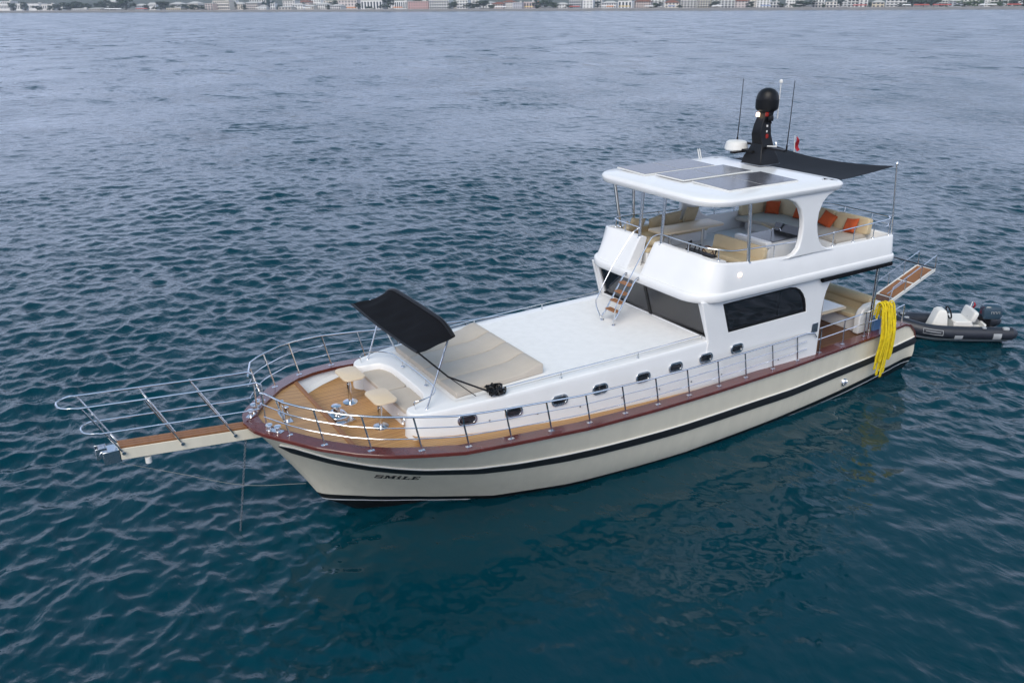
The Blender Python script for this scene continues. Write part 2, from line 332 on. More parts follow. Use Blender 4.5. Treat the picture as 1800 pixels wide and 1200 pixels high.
# ------------------------------------------------------------------ the sea (waves are geometry; size grows with distance)
def sea():
    rng = np.random.default_rng(3)
    c = np.array([CAM[0], CAM[1]])
    rings = [0.05]
    while rings[-1] < 3600: rings.append(rings[-1] + max(.045, min(rings[-1] * .0031, .30 + rings[-1] * .0016)))
    r = np.array(rings); th = np.concatenate([np.arange(-42, 42, .08), np.arange(42, 318, 3.)]) * math.pi / 180 + YAW
    nR, nT = len(r), len(th)
    X = c[0] + r[:, None] * np.cos(th)[None]; Y = c[1] + r[:, None] * np.sin(th)[None]
    N = 150
    lam = np.exp(rng.uniform(math.log(.17), math.log(3.3), N)); lam.sort()
    wind = YAW + math.pi + R(18)
    ang = wind + rng.normal(0, 1, N) * np.where(lam < 1.2, R(58), R(36))
    sl = np.where(lam > 1.2, .012, .031) * rng.uniform(.6, 1.4, N)
    sl *= np.clip((3.8 - lam) / 1.2, .4, 1)
    amp = sl * lam / (2 * math.pi); kk = 2 * math.pi / lam; ph = rng.uniform(0, 6.28, N)
    # patches of ruffled and smoother water, and the boat's own lee on its port side
    def lownoise(x, y, L, seed):
        g = np.random.default_rng(seed); o = np.zeros_like(x)
        for i in range(7):
            a = g.uniform(0, 6.28); l = L * g.uniform(.6, 1.8); o += np.sin((x * math.cos(a) + y * math.sin(a)) * 6.28 / l + g.uniform(0, 6.28))
        return o / 7 ** .5
    patch = np.clip(.95 + .25 * lownoise(X, Y, 22, 5), .5, 1.4)
    lx = np.clip((X - 1) / 4, 0, 1) * np.clip((21.5 - X) / 3.5, 0, 1)
    ly = np.clip((Y - 0) / 1.5, 0, 1) * np.clip((17 + 1.5 * lownoise(X, Y, 9, 8) - Y) / 6, 0, 1)
    lee = lx * ly
    Z = np.zeros_like(X); DX = np.zeros_like(X); DY = np.zeros_like(X)
    dr = np.gradient(r)
    for i in range(N):
        fade = np.clip((lam[i] / np.maximum(dr, r * .0018) - 2.9) / 2.6, 0, 1)
        rows = np.where(fade > 0)[0]
        if not len(rows): continue
        k = rows[-1] + 1
        d = np.array([math.cos(ang[i]), math.sin(ang[i])])
        p = (X[:k] * d[0] + Y[:k] * d[1]) * kk[i] + ph[i]
        loc = fade[:k, None] * (patch[:k] if lam[i] < 2.5 else .7 + .3 * patch[:k]) * (1 - lee[:k] * (.58 if lam[i] < 1.0 else .42))
        a = amp[i] * loc
        s, co = np.sin(p), np.cos(p)
        Z[:k] += a * co; DX[:k] -= .75 * a * d[0] * s; DY[:k] -= .75 * a * d[1] * s
    co = np.stack([X + DX, Y + DY, Z], -1).reshape(-1, 3)
    idx = np.arange(nR * nT).reshape(nR, nT)
    a = idx[:-1]; b = idx[1:]
    q = np.stack([a, np.roll(a, -1, 1), np.roll(b, -1, 1), b], -1).reshape(-1, 4)[:, ::-1]
    me = bpy.data.meshes.new('sea'); nf = len(q)
    cap = idx[0][::-1]
    me.vertices.add(len(co)); me.vertices.foreach_set('co', co.ravel().astype(np.float32))
    me.loops.add(nf * 4); me.loops.foreach_set('vertex_index', q.ravel().astype(np.int32))
    me.polygons.add(nf); me.polygons.foreach_set('loop_start', np.arange(0, nf * 4, 4, dtype=np.int32))
    me.update(calc_edges=True); me.shade_smooth()
    at = me.attributes.new('ruffle', 'FLOAT', 'POINT')
    far = np.clip(r / 60, 0, 1)[:, None]
    at.data.foreach_set('value', ((1 - lee * .35) * np.clip(patch, .4, 1.2) * (.55 + .45 * far)).ravel().astype(np.float32))
    at = me.attributes.new('fine', 'FLOAT', 'POINT')
    at.data.foreach_set('value', ((np.clip((r - 14) / 260, 0.03, 1) ** .7)[:, None] * np.clip(patch, .5, 1.2) * (1 - .6 * lee)).ravel().astype(np.float32))
    me.materials.append(WATER)
    o = bpy.data.objects.new('sea', me); COL.objects.link(o); struct(o)
    # up-facing?
    if me.polygons[nf // 2].normal.z < 0: me.flip_normals()
sea()

# ------------------------------------------------------------------ hull lines
SH = [(.95, 1.90, 1.10), (1.05, 1.90, 1.36), (1.3, 1.90, 1.60), (1.6, 1.93, 1.69), (3, 2.06, 1.68), (5, 2.2, 1.69), (7, 2.38, 1.72), (8.5, 2.48, 1.76), (10, 2.6, 1.82), (11.7, 2.71, 1.90), (13.7, 2.77, 2.0),
      (15.5, 2.8, 2.18), (16.7, 2.77, 2.29), (17.55, 2.6, 2.40), (18.13, 2.41, 2.46), (18.65, 2.12, 2.515), (19.25, 1.6, 2.58), (19.72, 1.0, 2.63), (19.98, .66, 2.655), (20.12, .4, 2.67), (20.2, .0, 2.68)]
sx, sy, sz = zip(*SH)
def sh_y(x): return interp(x, sx, sy)
def sh_z(x): return interp(x, sx, sz)
WX = [.95, 2, 4, 7, 10.2, 13.4, 15.2, 16.7, 17.8, 18.55]; WY = [1.55, 1.72, 1.9, 2.06, 2.10, 1.84, 1.36, .62, .2, 0]
X0 = .95; XB = 20.2; XW = 18.55
def boot(x): return interp(x, [.95, 3, 5, 8, 12, 15.5, 16.7, 17.6, 18.4, 18.85], [.52, .30, .20, .13, .11, .13, .24, .40, .58, .68])
def hullpt(u, z):
    xs = X0 + (XB - X0) * u; xw = X0 + (XW - X0) * u
    zs = sh_z(xs); ys = sh_y(xs); yw = interp(xw, WX, WY)
    if z >= 0:
        t = min(1, z / zs); p = interp(u, [0, .1, .6, .8, .92, 1], [.45, .5, .6, .95, 1.15, 1.1])
        y = yw + (ys - yw) * t ** p
        if u < .12: y += .12 * math.sin(math.pi * t) * (1 - u / .12)
        return Vector((xw + (xs - xw) * t - .07 * math.sin(math.pi * t) * max(0, (u - .9) * 10), y, z))
    zk = -1.1 + .75 * max(0, (u - .8) / .2) ** 2
    t = min(1, z / zk)
    return Vector((xw - .35 * t * max(0, (u - .85) / .15) ** 2 * 3, yw * max(0, 1 - t * t) ** .6, z if z > zk else zk))
def hull_xz(x, z):          # point of the hull skin at a given x and z
    a, b = 0., 1.
    for _ in range(30):
        m = (a + b) / 2
        if hullpt(m, z).x < x: a = m
        else: b = m
    return hullpt(a, z)

U = [0, .002, .005, .01, .018, .026, .034, .05, .08] + [.08 + .72 * i / 26 for i in range(1, 27)] + [.8 + .2 * (1 - (1 - i / 24) ** 1.6) for i in range(1, 25)]
YT = thing('motor_yacht', (10, 0, 0), 'large white motor yacht with cream hull, flybridge and long bow platform, at anchor', 'yacht')
hm = MB()
def hull_side(sgn):
    rows = []
    for u in U:
        zs = sh_z(X0 + (XB - X0) * u); zb = boot(hullpt(u, .3).x)
        zl = [-1.1, -.7, -.3, zb - .20, zb - .165, zb] + [zb + (zs - zb) * k / 14 for k in range(1, 15)]
        rows.append([hullpt(u, z) for z in zl])
    n = len(rows[0])
    for k, m in [(0, 1), (1, 1), (2, 1), (3, 2), (4, 1)] + [(k, 0) for k in range(5, n - 1)]:
        hm.loft([[(r[k].x, sgn * r[k].y, r[k].z), (r[k + 1].x, sgn * r[k + 1].y, r[k + 1].z)] for r in rows], closed=False, cap=False, mi=m)
    return rows
rw = hull_side(1); hull_side(-1)
tr = rw[0]
for k in range(len(tr) - 1):
    hm.add([(tr[k].x, tr[k].y, tr[k].z), (tr[k + 1].x, tr[k + 1].y, tr[k + 1].z), (tr[k + 1].x, -tr[k + 1].y, tr[k + 1].z), (tr[k].x, -tr[k].y, tr[k].z)], [(0, 1, 2, 3)], 1 if k < 5 else 0)
me_merge = hm
HULL = hm.build('hull', [CREAM, BOOT, WHITE], YT, angle=50)
bm = bmesh.new(); bm.from_mesh(HULL.data); bmesh.ops.remove_doubles(bm, verts=bm.verts, dist=.002); bmesh.ops.recalc_face_normals(bm, faces=bm.faces); bm.to_mesh(HULL.data); bm.free()
HULL.data.shade_smooth(); HULL.data.set_sharp_from_angle(angle=R(50))

# cap rail along the sheer (both sides, meeting at the bow)
def capring(x, y, z, nx, ny, w):
    o = .05; th = .055
    return [(x + nx * o, y + ny * o, z - th), (x + nx * o, y + ny * o, z + .008), (x + nx * (o - .012), y + ny * (o - .012), z + .02), (x - nx * w, y - ny * w, z + .02), (x - nx * w, y - ny * w, z - th)]
cm = MB()
line = []
xsamp = [.97, 1.0, 1.05, 1.15, 1.3, 1.45, 1.6, 2] + [2 + 14.7 * i / 40 for i in range(1, 41)] + [16.7 + 3.5 * (1 - (1 - i / 30) ** 1.8) for i in range(1, 31)]
xsamp = sorted(set(xsamp))
for x in xsamp: line.append((x, sh_y(x), sh_z(x)))
sm = spline(line[-31:], 1); 
rings = []
for i, (x, y, z) in enumerate(line):
    a = line[max(0, i - 1)]; b = line[min(len(line) - 1, i + 1)]
    t = Vector((b[0] - a[0], b[1] - a[1])).normalized(); nx, ny = -t.y, t.x
    if nx < 0: nx, ny = nx, ny
    if ny < 0: nx, ny = -nx, -ny
    if i == len(line) - 1: nx, ny = 1, 0
    w = min(.27, max(.0, y * .9)) if x > 19.8 else .27
    r = capring(x, y, z, nx, ny, w)
    if x > 19.3: r = [(p[0], max(0, p[1]), p[2]) for p in r]
    rings.append(r)
full = rings + [[(p[0], -p[1], p[2]) for p in r] for r in rings[::-1]]
cm.loft(full)
# breasthook: solid cap in the eyes of the bow
bz = lambda x: sh_z(x) + .022
xs_ = [19.5, 19.7, 19.9, 20.05, 20.15]
cm.loft([[(x, -max(.02, sh_y(x) - .1), bz(x)), (x, max(.02, sh_y(x) - .1), bz(x)), (x, max(.02, sh_y(x) - .1), bz(x) - .05), (x, -max(.02, sh_y(x) - .1), bz(x) - .05)] for x in xs_ if x >= 19.9])
cm.build('cap_rail', RED, HULL, angle=40)

# black rub strake with a thin steel strip on it
def strake_z(x): return interp(x, [.95, 3.2, 6.5, 10.6, 13.1, 15.3, 17.3, 18.8, 19.5, 19.8], [1.06, .90, .87, 1.02, 1.14, 1.30, 1.57, 1.98, 2.2, 2.32])
for sgn in (1, -1):
    sm_, st = MB(), MB(); rg, rs = [], []
    xx = [.97 + (19.72 - .97) * i / 90 for i in range(91)]
    for i, x in enumerate(xx):
        z = strake_z(x); h = .115 * (min(1, (19.72 - x) / .12 + .25)); c = hull_xz(x, z); lo = hull_xz(x, z - h); hi = hull_xz(x, z + h)
        c2 = hull_xz(x + .05, z); t = (c2 - c).normalized(); nn = Vector((-t.y, t.x, 0)).normalized() if t.x > 0 else Vector((0, 1, 0))
        nn = Vector((nn.x * 1, abs(nn.y), 0)) if nn.y > 0 else -nn
        d = .055
        f = lambda p, k: (p.x + nn.x * k, sgn * (p.y + nn.y * k), p.z)
        rg.append([f(lo, -.02), f(lo, d * .6), f(c, d), f(hi, d * .6), f(hi, -.02)])
        rs.append([f(Vector((hi.x, hi.y, hi.z - .012)), d * .55), f(Vector((hi.x, hi.y, hi.z + .008)), d * .75), f(Vector((hi.x, hi.y, hi.z + .018)), d * .3), f(Vector((hi.x, hi.y, hi.z + .012)), -.01)])
    sm_.loft(rg); sm_.build('rub_strake', RUB, HULL); st.loft(rs); st.build('strake_trim', SEATW, HULL)

# the name on the bow (wide slab-serif letters laid on the skin)
def letters():
    G = {'S': [[(0, 0), (.9, 0), (.9, .55), (.15, .62), (.15, .85), (.72, .85), (.72, .7), (.9, .7), (.9, 1), (0, 1), (0, .48), (.72, .38), (.72, .15), (.18, .15), (.18, .3), (0, .3)]],
         'M': [[(0, 0), (.42, 0), (.42, .12), (.3, .12), (.3, .72), (.55, .1), (.68, .1), (.92, .72), (.92, .12), (.8, .12), (.8, 0), (1.35, 0), (1.35, .12), (1.22, .12), (1.22, .88), (1.35, .88), (1.35, 1), (.9, 1), (.66, .42), (.42, 1), (0, 1), (0, .88), (.12, .88), (.12, .12), (0, .12)]],
         'i': [[(0, 0), (.5, 0), (.5, .12), (.4, .12), (.4, .72), (0, .72), (0, .6), (.12, .6), (.12, .12), (0, .12)], [(.12, .84), (.4, .84), (.4, 1.05), (.12, 1.05)]],
         'L': [[(0, 0), (.95, 0), (.95, .38), (.8, .38), (.72, .13), (.4, .13), (.4, .88), (.55, .88), (.55, 1), (0, 1), (0, .88), (.12, .88), (.12, .12), (0, .12)]],
         'E': [[(0, 0), (.98, 0), (.98, .36), (.85, .36), (.78, .13), (.4, .13), (.4, .44), (.58, .44), (.58, .34), (.68, .34), (.68, .66), (.58, .66), (.58, .56), (.4, .56), (.4, .87), (.76, .87), (.83, .68), (.95, .68), (.95, 1), (0, 1), (0, .88), (.12, .88), (.12, .12), (0, .12)]]}
    mb = MB(); cur = 0; tot = 5.75
    for ch in 'SMiLE':
        for poly in G[ch]:
            dense = []
            for i in range(len(poly)):
                a, b = poly[i], poly[(i + 1) % len(poly)]
                for k in range(3): dense.append((a[0] + (b[0] - a[0]) * k / 3, a[1] + (b[1] - a[1]) * k / 3))
            def fn(u, v, w):
                x = 18.02 - .90 * (cur + u) / tot; zb = 1.315 - .145 * (cur + u) / tot
                p = hull_xz(x, zb + v * .15); q = hull_xz(x + .03, zb + v * .15); t = (q - p); nn = Vector((-t.y, t.x, 0)).normalized()
                return p + nn * (.006 + w)
            mb.plate(dense, [], 0, .004, fn)
        cur += {'S': 1.1, 'M': 1.5, 'i': .68, 'L': 1.12, 'E': 1.1}[ch]
    mb.build('name_lettering', BLACK, HULL, smooth=False)
letters()
# stainless exhaust fitting low on the port quarter
c = hull_xz(4.2, .5)
mb = MB(); mb.lathe([(.02, .0), (.12, .0), (.12, .05), (.09, .09), (.07, .02)], (c.x, c.y - .02, c.z), 18, Matrix.Rotation(R(-90), 3, 'X')); mb.build('exhaust_outlet', STEEL, HULL)
for q in (16.2, 12.3): 
    c = hull_xz(q, .55)

# ------------------------------------------------------------------ decks
def strip(name, xs, yin, yout, z, m, both=True):
    mb = MB()
    for sgn in ((1, -1) if both else (1,)):
        mb.loft([[(x, sgn * yin(x), z(x)), (x, sgn * yout(x), z(x))] for x in xs], closed=False, cap=False)
    return mb.build(name, m, YT)
WELL = 2.2
inn = lambda x: hull_xz(x, WELL).y - .04
xs_ = [17.1 + 1.5 * i / 14 for i in range(15)]
mb = MB(); mb.loft([[(x, -inn(x), WELL), (x, inn(x), WELL)] for x in xs_], closed=False, cap=False); mb.build('foredeck_well', TEAK, YT)
xs_ = [18.58 + (20.0 - 18.58) * i / 14 for i in range(15)]
mb = MB(); mb.loft([[(x, -max(.04, sh_y(x) - .22), sh_z(x) - .02), (x, max(.04, sh_y(x) - .22), sh_z(x) - .02), (x, max(.04, sh_y(x) - .22), sh_z(x) - .06), (x, -max(.04, sh_y(x) - .22), sh_z(x) - .06)] for x in xs_]); mb.build('bow_platform', TEAK, YT)
hy = hull_xz(18.57, 2.25).y - .05
mb = MB(); mb.plate([(-hy, 2.2), (hy, 2.2), (hy + .08, 2.5), (-hy - .08, 2.5)], [], 18.55, 18.58, lambda u, v, w: (w, u, v)); mb.box((18.62, 0, sh_z(18.62) - .012), (.06, 3.6, .02)); mb.build('platform_step', TREAD, YT)
xs_ = [16.9 + 1.7 * i / 12 for i in range(13)]
for s in (1, -1):
    mb = MB(); mb.loft([[(x, s * (sh_y(x) - .21), sh_z(x) - .03), (x, s * (inn(x) - .02), WELL + .03), (x, s * (inn(x) - .22), WELL + .006)] for x in xs_], closed=False, cap=False)
    mb.build('bulwark_lining', WHITE, YT)
def coach_y(x): return interp(x, [5, 9.2, 10.6, 12, 13, 14, 14.8, 15.5, 16.1, 16.5, 16.85, 17.0, 17.3], [2.14, 2.14, 2.14, 2.13, 2.1, 2.07, 2.03, 1.99, 1.92, 1.86, 1.79, 1.74, 1.6])
side_z = lambda x: sh_z(x) - .07
xs_ = [5.7 + (17.3 - 5.7) * i / 30 for i in range(31)]
strip('side_deck', xs_, lambda x: coach_y(x) - .1, lambda x: sh_y(x) - .2, side_z, TEAK)
mb = MB(); xs_ = [1.5 + (6.0 - 1.5) * i / 10 for i in range(11)]
mb.loft([[(x, -sh_y(x) + .2, 1.58), (x, sh_y(x) - .2, 1.58)] for x in xs_], closed=False, cap=False); mb.build('aft_deck', TEAK_SHADED, YT)
mb = MB(); mb.box((1.47, 0, 1.33), (.06, 3.6, .52)); mb.box((1.22, 0, 1.06), (.5, 3.5, .05)); mb.build('transom_bulkhead', CREAM, YT)

# ------------------------------------------------------------------ coachroof with the seat recess in its nose
def ctop(x): return interp(x, [5, 9.6, 14, 16, 17.3], [2.95, 2.94, 2.89, 2.83, 2.76])
half = [(9.2, 2.14), (10.6, 2.14), (12, 2.13), (13, 2.1), (14, 2.07), (14.8, 2.03), (15.5, 1.99), (16.1, 1.92), (16.5, 1.86), (16.85, 1.79)] + \
       [(17.0 + .3 * math.sin(R(a)), 1.44 + .3 * math.cos(R(a))) for a in (10, 30, 50, 70, 90)] + [(17.3, 1.38)] + \
       [(17.22, 1.26), (17.05, 1.23), (16.95 - .25 + .1, 1.16), (16.72, 1.0), (16.66, .8), (16.64, .5), (16.64, .2)]
poly = half + [(x, -y) for x, y in half[::-1]]
poly = poly[::-1] if sum((poly[i - 1][0] * poly[i][1] - poly[i][0] * poly[i - 1][1]) for i in range(len(poly))) < 0 else poly
zbot = lambda x: min(sh_z(x) - .12, WELL) if x > 16.6 else sh_z(x) - .12
mb = MB(); rings = []
for ins, dz in ((-.05, None), (-.012, -.10), (.0, -.03), (.009, -.010), (.022, -.002), (.04, 0)):
    pts = offset(poly, ins)
    rings.append([(x, y, (zbot(p[0]) if dz is None else ctop(p[0]) + dz)) for (x, y), p in zip(pts, poly)])
mb.loft(rings); COACH = mb.build('coachroof', [WHITE], YT, angle=60)
mb = MB(); inner = offset(poly, .3)
mb.loft([[(x, y, ctop(p[0]) + .004) for (x, y), p in zip(inner, poly)]], cap=False)
xs_ = [9.75 + (16.3 - 9.75) * i / 14 for i in range(15)]
mb = MB(); mb.loft([[(x, -coach_y(x) + .28, ctop(x) + .006), (x, coach_y(x) - .28, ctop(x) + .006)] for x in xs_], closed=False, cap=False)
mb.build('nonskid_deck', DECKW, COACH)
for x in (15.7, 14.55, 13.45, 12.3, 11.2, 10.2, 9.2, 8.2, 7.2):
    mb = MB(); y = coach_y(x) + .045; mb.lathe([(.022, 0), (.018, .012), (.0, .014)], (x, y, sh_z(x) + .18), 10, Matrix.Rotation(R(-90), 3, 'X')); mb.build('side_vent', DSTEEL, COACH)
# bow seat
mb = MB(); mb.box((16.93, 0, 2.37), (.56, 2.5, .38)); mb.build('bow_seat', WHITE, YT, bevel=.03)
for y0, y1 in ((-1.2, .04), (.06, 1.2)):
    mb = MB(); mb.cushion((16.95, (y0 + y1) / 2, 2.605), (.58, y1 - y0, .10), .22); mb.build('seat_cushion', BEIGE, YT)
mb = MB()
for y, z in ((-.3, 2.42), (-.42, 2.40), (.75, 2.4), (.9, 2.36)): mb = MB(); mb.lathe([(.025, 0), (.02, .015), (0, .016)], (17.215, y, z), 10, Matrix.Rotation(R(90), 3, 'Y')); mb.build('seat_socket', STEEL, YT)
mb = MB(); mb.tube([(17.23, 1.05 + .07 * math.cos(a), 2.36 + .1 * math.sin(a)) for a in np.linspace(0, 6.28, 16, endpoint=False)], .014, 6, True); mb.build('seat_hatch_ring', STEEL, YT)

# portholes
PX = [16.19, 15.13, 13.99, 12.92, 11.71, 10.73, 9.78, 8.76]; PZ = [2.50, 2.44, 2.45, 2.47, 2.48, 2.505, 2.53, 2.56]
def onside(x, z):
    zt = ctop(x) - .10; zb = zbot(x); t = (z - zb) / (zt - zb); y = coach_y(x) + .012 + .038 * (1 - min(1, t)); return y if x > 9.72 else max(y, 2.172)
for s in (1, -1):
    for x, z in zip(PX, PZ):
        fr, gl = MB(), MB(); hw, hh, rr = .215, .125, .12
        o = rrect(-hw, hw, -hh, hh, rr, rr, 6); i = offset(o, .045); g = offset(o, .04)
        dz = .02
        fn = lambda u, v, w: (x + u, s * (onside(x + u, z + v) + w), z + v)
        fr.plate(o, [i], -.03, .03, fn); gl.plate(g, [], -.03, .008, fn)
        f = fr.build('porthole', STEEL, COACH, bevel=.006); gl.build('pane', PORTG, f)

# ------------------------------------------------------------------ deckhouse
def sidefn(s, yb=2.15): return lambda u, v, w: (u, s * (yb + w), v)
winp = [(9.08, 3.03), (9.345, 3.80), (9.2, 3.815)] + [(7.1, 3.83)] + [(6.36 + .74 * math.cos(R(a)), 3.12 + .71 * math.sin(R(a))) for a in (80, 70, 60, 50, 40, 30, 20, 10)][::1]
winp = [(9.08, 3.03), (9.345, 3.81), (7.05, 3.83), (6.83, 3.79), (6.66, 3.70), (6.52, 3.56), (6.42, 3.40), (6.36, 3.22), (6.33, 3.05)]
outer = [(5.72, 1.5), (9.75, 1.5), (9.75, 2.75), (9.72, 2.93), (10.02, 3.95), (5.35, 3.95), (5.45, 3.80), (5.56, 3.66), (5.64, 3.5), (5.69, 3.3), (5.72, 3.0)]
HOUSE = None
for s in (1, -1):
    mb = MB(); mb.plate(outer, [winp], -.06, 0.02, sidefn(s)); h = mb.build('house_side', WHITE, YT, angle=30, bevel=.008)
    mb = MB(); mb.plate(offset(winp[::-1], -.03) if False else winp, [], -.035, -.02, sidefn(s)); g = mb.build('side_window', GLASS, h, smooth=False)
    mb = MB(); fr = [(u, v) for u, v in winp]
    ctr = (7.8, 3.4)
    ins = offset(fr if sum(fr[i - 1][0] * fr[i][1] - fr[i][0] * fr[i - 1][1] for i in range(len(fr))) > 0 else fr[::-1], .05)
    fr2 = fr if sum(fr[i - 1][0] * fr[i][1] - fr[i][0] * fr[i - 1][1] for i in range(len(fr))) > 0 else fr[::-1]
    mb.plate(fr2, [ins], -.05, .006, sidefn(s)); mb.box((7.35, s * 2.11, 3.43), (.05, .03, .8)); mb.build('window_frame', BLACK, h)
    mb = MB(); mb.box((5.92, s * 2.175, 2.52), (.24, .02, .26)); mb.build('side_locker_lid', DSTEEL, h, bevel=.01)
    mb = MB(); mb.tube(spline([(5.715, s * 2.13, 1.6), (5.71, s * 2.13, 2.6), (5.70, s * 2.13, 3.2), (5.64, s * 2.13, 3.5), (5.46, s * 2.13, 3.8)], 4), .035, 8); mb.build('door_trim', BROWN, h)
# wind screen (leans forward), mullion, corner pillars
def wsfn(u, v, w): return (9.70 + .31 * (v - 2.95) + w - .05 * (u / 2) ** 2, u, v)
op = [(-2.16, 2.9), (2.16, 2.9), (2.16, 3.95), (-2.16, 3.95)]
h1 = [(-1.98, 2.99), (-.07, 2.99), (-.07, 3.88), (-1.98, 3.88)]; h2 = [(.03, 2.99), (1.98, 2.99), (1.93, 3.88), (.03, 3.88)]
mb = MB(); mb.plate(op, [[(-2.02, 2.985), (1.98, 2.985), (1.93, 3.88), (-2.02, 3.88)]], -.09, 0, wsfn); WSC = mb.build('windscreen_surround', WHITE, YT, bevel=.015)
for hh in (h1, h2):
    mb = MB(); mb.plate(hh, [], -.05, -.035, wsfn); mb.build('windscreen_pane', GLASS, WSC, smooth=False)
mb = MB(); mb.box(wsfn(-.02, 3.43, -.045), (.05, .10, .95), Matrix.Rotation(R(17), 3, 'Y')); mb.plate([(-2.03, 2.975), (1.99, 2.975), (1.99, 3.02), (-2.03, 3.02)], [], -.06, .004, wsfn); mb.build('windscreen_frame', BLACK, WSC)
# salon interior and aft bulkhead
mb = MB(); mb.box((7.7, 0, 2.3), (3.9, 4.1, .06)); mb.box((9.1, .2, 2.72), (.7, 3.6, .5)); mb.box((6.9, -1.5, 2.62), (1.4, .8, .5)); mb.box((6.6, 1.4, 2.55), (1.0, .7, .5)); mb.build('salon_fitout', INTER, YT, bevel=.03)
mb = MB(); mb.box((5.83, 0, 2.75), (.07, 4.2, 2.36)); mb.build('salon_bulkhead', BROWN, YT)
for c, d in (((8.3, 1.35, 3.35), (.12, .1, .75)), ((7.75, 1.5, 3.3), (.22, .05, .55)), ((8.95, 1.1, 3.15), (.12, .3, .18)), ((8.1, .9, 2.95), (.4, .4, .3))): mb = MB(); mb.box(c, d); mb.build('salon_furniture', SEATW, YT, bevel=.02)
mb = MB(); mb.box((9.05, 1.5, 3.05), (.22, .3, .22)); mb.build('blue_bin', BLUE, YT, bevel=.03)

# ------------------------------------------------------------------ flybridge
FO = rrect(3.02, 10.22, -2.3, 2.3, .28, .75, 10)
mb = MB(); rings = []
for ins, z in ((.12, 3.90), (.03, 3.91), (0, 3.95), (0, 4.09), (.02, 4.125), (.07, 4.14), (.2, 4.14)): rings.append([(x, y, z) for x, y in offset(FO, ins)])
mb.loft(rings); FLY = mb.build('flybridge_deck', WHITE, YT, angle=50)
mb = MB(); mb.loft([[(x, y, 4.146) for x, y in offset(FO, .22)]], cap=False)
mb = MB(); mb.plate([(3.3, -1.95), (9.6, -1.95), (9.6, 1.95), (3.3, 1.95)], [], 4.142, 4.15, lambda u, v, w: (u, v, w)); mb.build('flybridge_floor', DECKW, FLY)
def wtop(x): return interp(x, [3, 5.8, 7.2, 8.5, 9.3, 9.75, 10.3], [4.64, 4.68, 4.68, 4.73, 4.82, 4.87, 4.89])
loop = rrect(3.06, 10.14, -2.26, 2.26, .26, .72, 12)
# resample the loop densely and cut the gate out of the front
dn = []
for i in range(len(loop)):
    a, b = Vector((*loop[i], 0)), Vector((*loop[(i + 1) % len(loop)], 0)); m = max(1, int((b - a).length / .12))
    for k in range(m): dn.append(a.lerp(b, k / m).to_2d())
GY0, GY1 = -.52, .03
front = [i for i, p in enumerate(dn) if p.x > 10.12 and GY0 < p.y < GY1]
k0 = front[-1]
seq = [dn[(k0 + 1 + i) % len(dn)] for i in range(len(dn)) if (k0 + 1 + i) % len(dn) not in front]
seq[0] = Vector((10.14, GY1)); seq[-1] = Vector((10.14, GY0))
cw = MB(); rings = []
for i, p in enumerate(seq):
    a = seq[max(0, i - 1)]; b = seq[min(len(seq) - 1, i + 1)]; t = (b - a).normalized(); n = Vector((t.y, -t.x))
    fx = max(0, n.x); sl = .05 + .36 * fx ** 1.5; zt = wtop(p.x) + .02 * fx; th = .11 + .10 * fx
    def q(d, z): return (p.x - n.x * d, p.y - n.y * d, z)
    rings.append([q(0, 4.12), q(sl * .97, zt - .035), q(sl + .012, zt - .01), q(sl + .035, zt), q(sl + th - .035, zt), q(sl + th - .008, zt - .015), q(sl + th, zt - .04), q(sl * .6 + th, 4.12)])
cw.loft(rings); COAM = cw.build('coaming', WHITE, FLY, angle=50)
# arch legs
leg = [(7.75, 4.62), (7.35, 4.66), (7.12, 4.72), (6.99, 4.84), (6.93, 5.05), (6.91, 5.35), (6.95, 5.6), (7.06, 5.82), (7.25, 6.0), (7.5, 6.1), (7.85, 6.16), (8.3, 6.2), (5.55, 6.2), (5.85, 6.13), (6.1, 6.03), (6.27, 5.88), (6.37, 5.65), (6.39, 5.4), (6.34, 5.15), (6.25, 4.93), (6.12, 4.78), (5.92, 4.69), (5.6, 4.62)]
for s in (1, -1):
    mb = MB(); mb.plate(leg, [], -.07, .075, lambda u, v, w: (u, s * (2.165 - .02 * (v - 4.6) + w), v)); mb.build('arch_leg', WHITE, FLY, bevel=.035, segs=3)
# hardtop
HT = rrect(5.5, 10.02, -2.3, 2.3, .35, .75, 10)
ht = []
for x, y in HT: ht.append((x + (.12 * (1 - (y / 2.3) ** 2) if x > 8 else 0), y))
mb = MB(); rings = []
cz = lambda y: .05 * (1 - (y / 2.3) ** 2)
for ins, z in ((.45, 6.16), (.09, 6.16), (.05, 6.168), (.035, 6.185), (.0, 6.275), (.005, 6.30), (.03, 6.325), (.07, 6.345), (.5, 6.365)):
    rings.append([(x, y, z + (cz(y) if z > 6.3 else 0)) for x, y in offset(ht, ins)])
mb.loft(rings); HARD = mb.build('hardtop', WHITE, YT, angle=50)
# solar panels, each tilted a little on low brackets
def solar(x0, x1, y0, y1, z, tilt):
    cx, cy = (x0 + x1) / 2, (y0 + y1) / 2
    Rm = Matrix.Rotation(tilt, 3, 'X')
    mb = MB(); w, d = x1 - x0, y1 - y0
    fr = MB()
    fr.box((cx, cy, z), (w, d, .035), Rm); f = fr.build('solar_panel', SEATW, HARD, bevel=.004)
    for sx_ in (-1, 1):
        c = MB(); c.box(Vector((cx, cy, z)) + Rm @ Vector((sx_ * w / 4, 0, .02)), (w / 2 - .032, d - .055, .006), Rm); c.build('solar_cells', SOLAR, f)
    b = MB()
    for sx_ in (-.4, .0, .4):
        for sy_ in (-.42, .42): b.cyl(Vector((cx + sx_ * w, cy + sy_ * d, 6.33)), Vector((cx, cy, z)) + Rm @ Vector((sx_ * w, sy_ * d, -.01)), .018, n=8)
    b.build('bracket', STEEL, f)
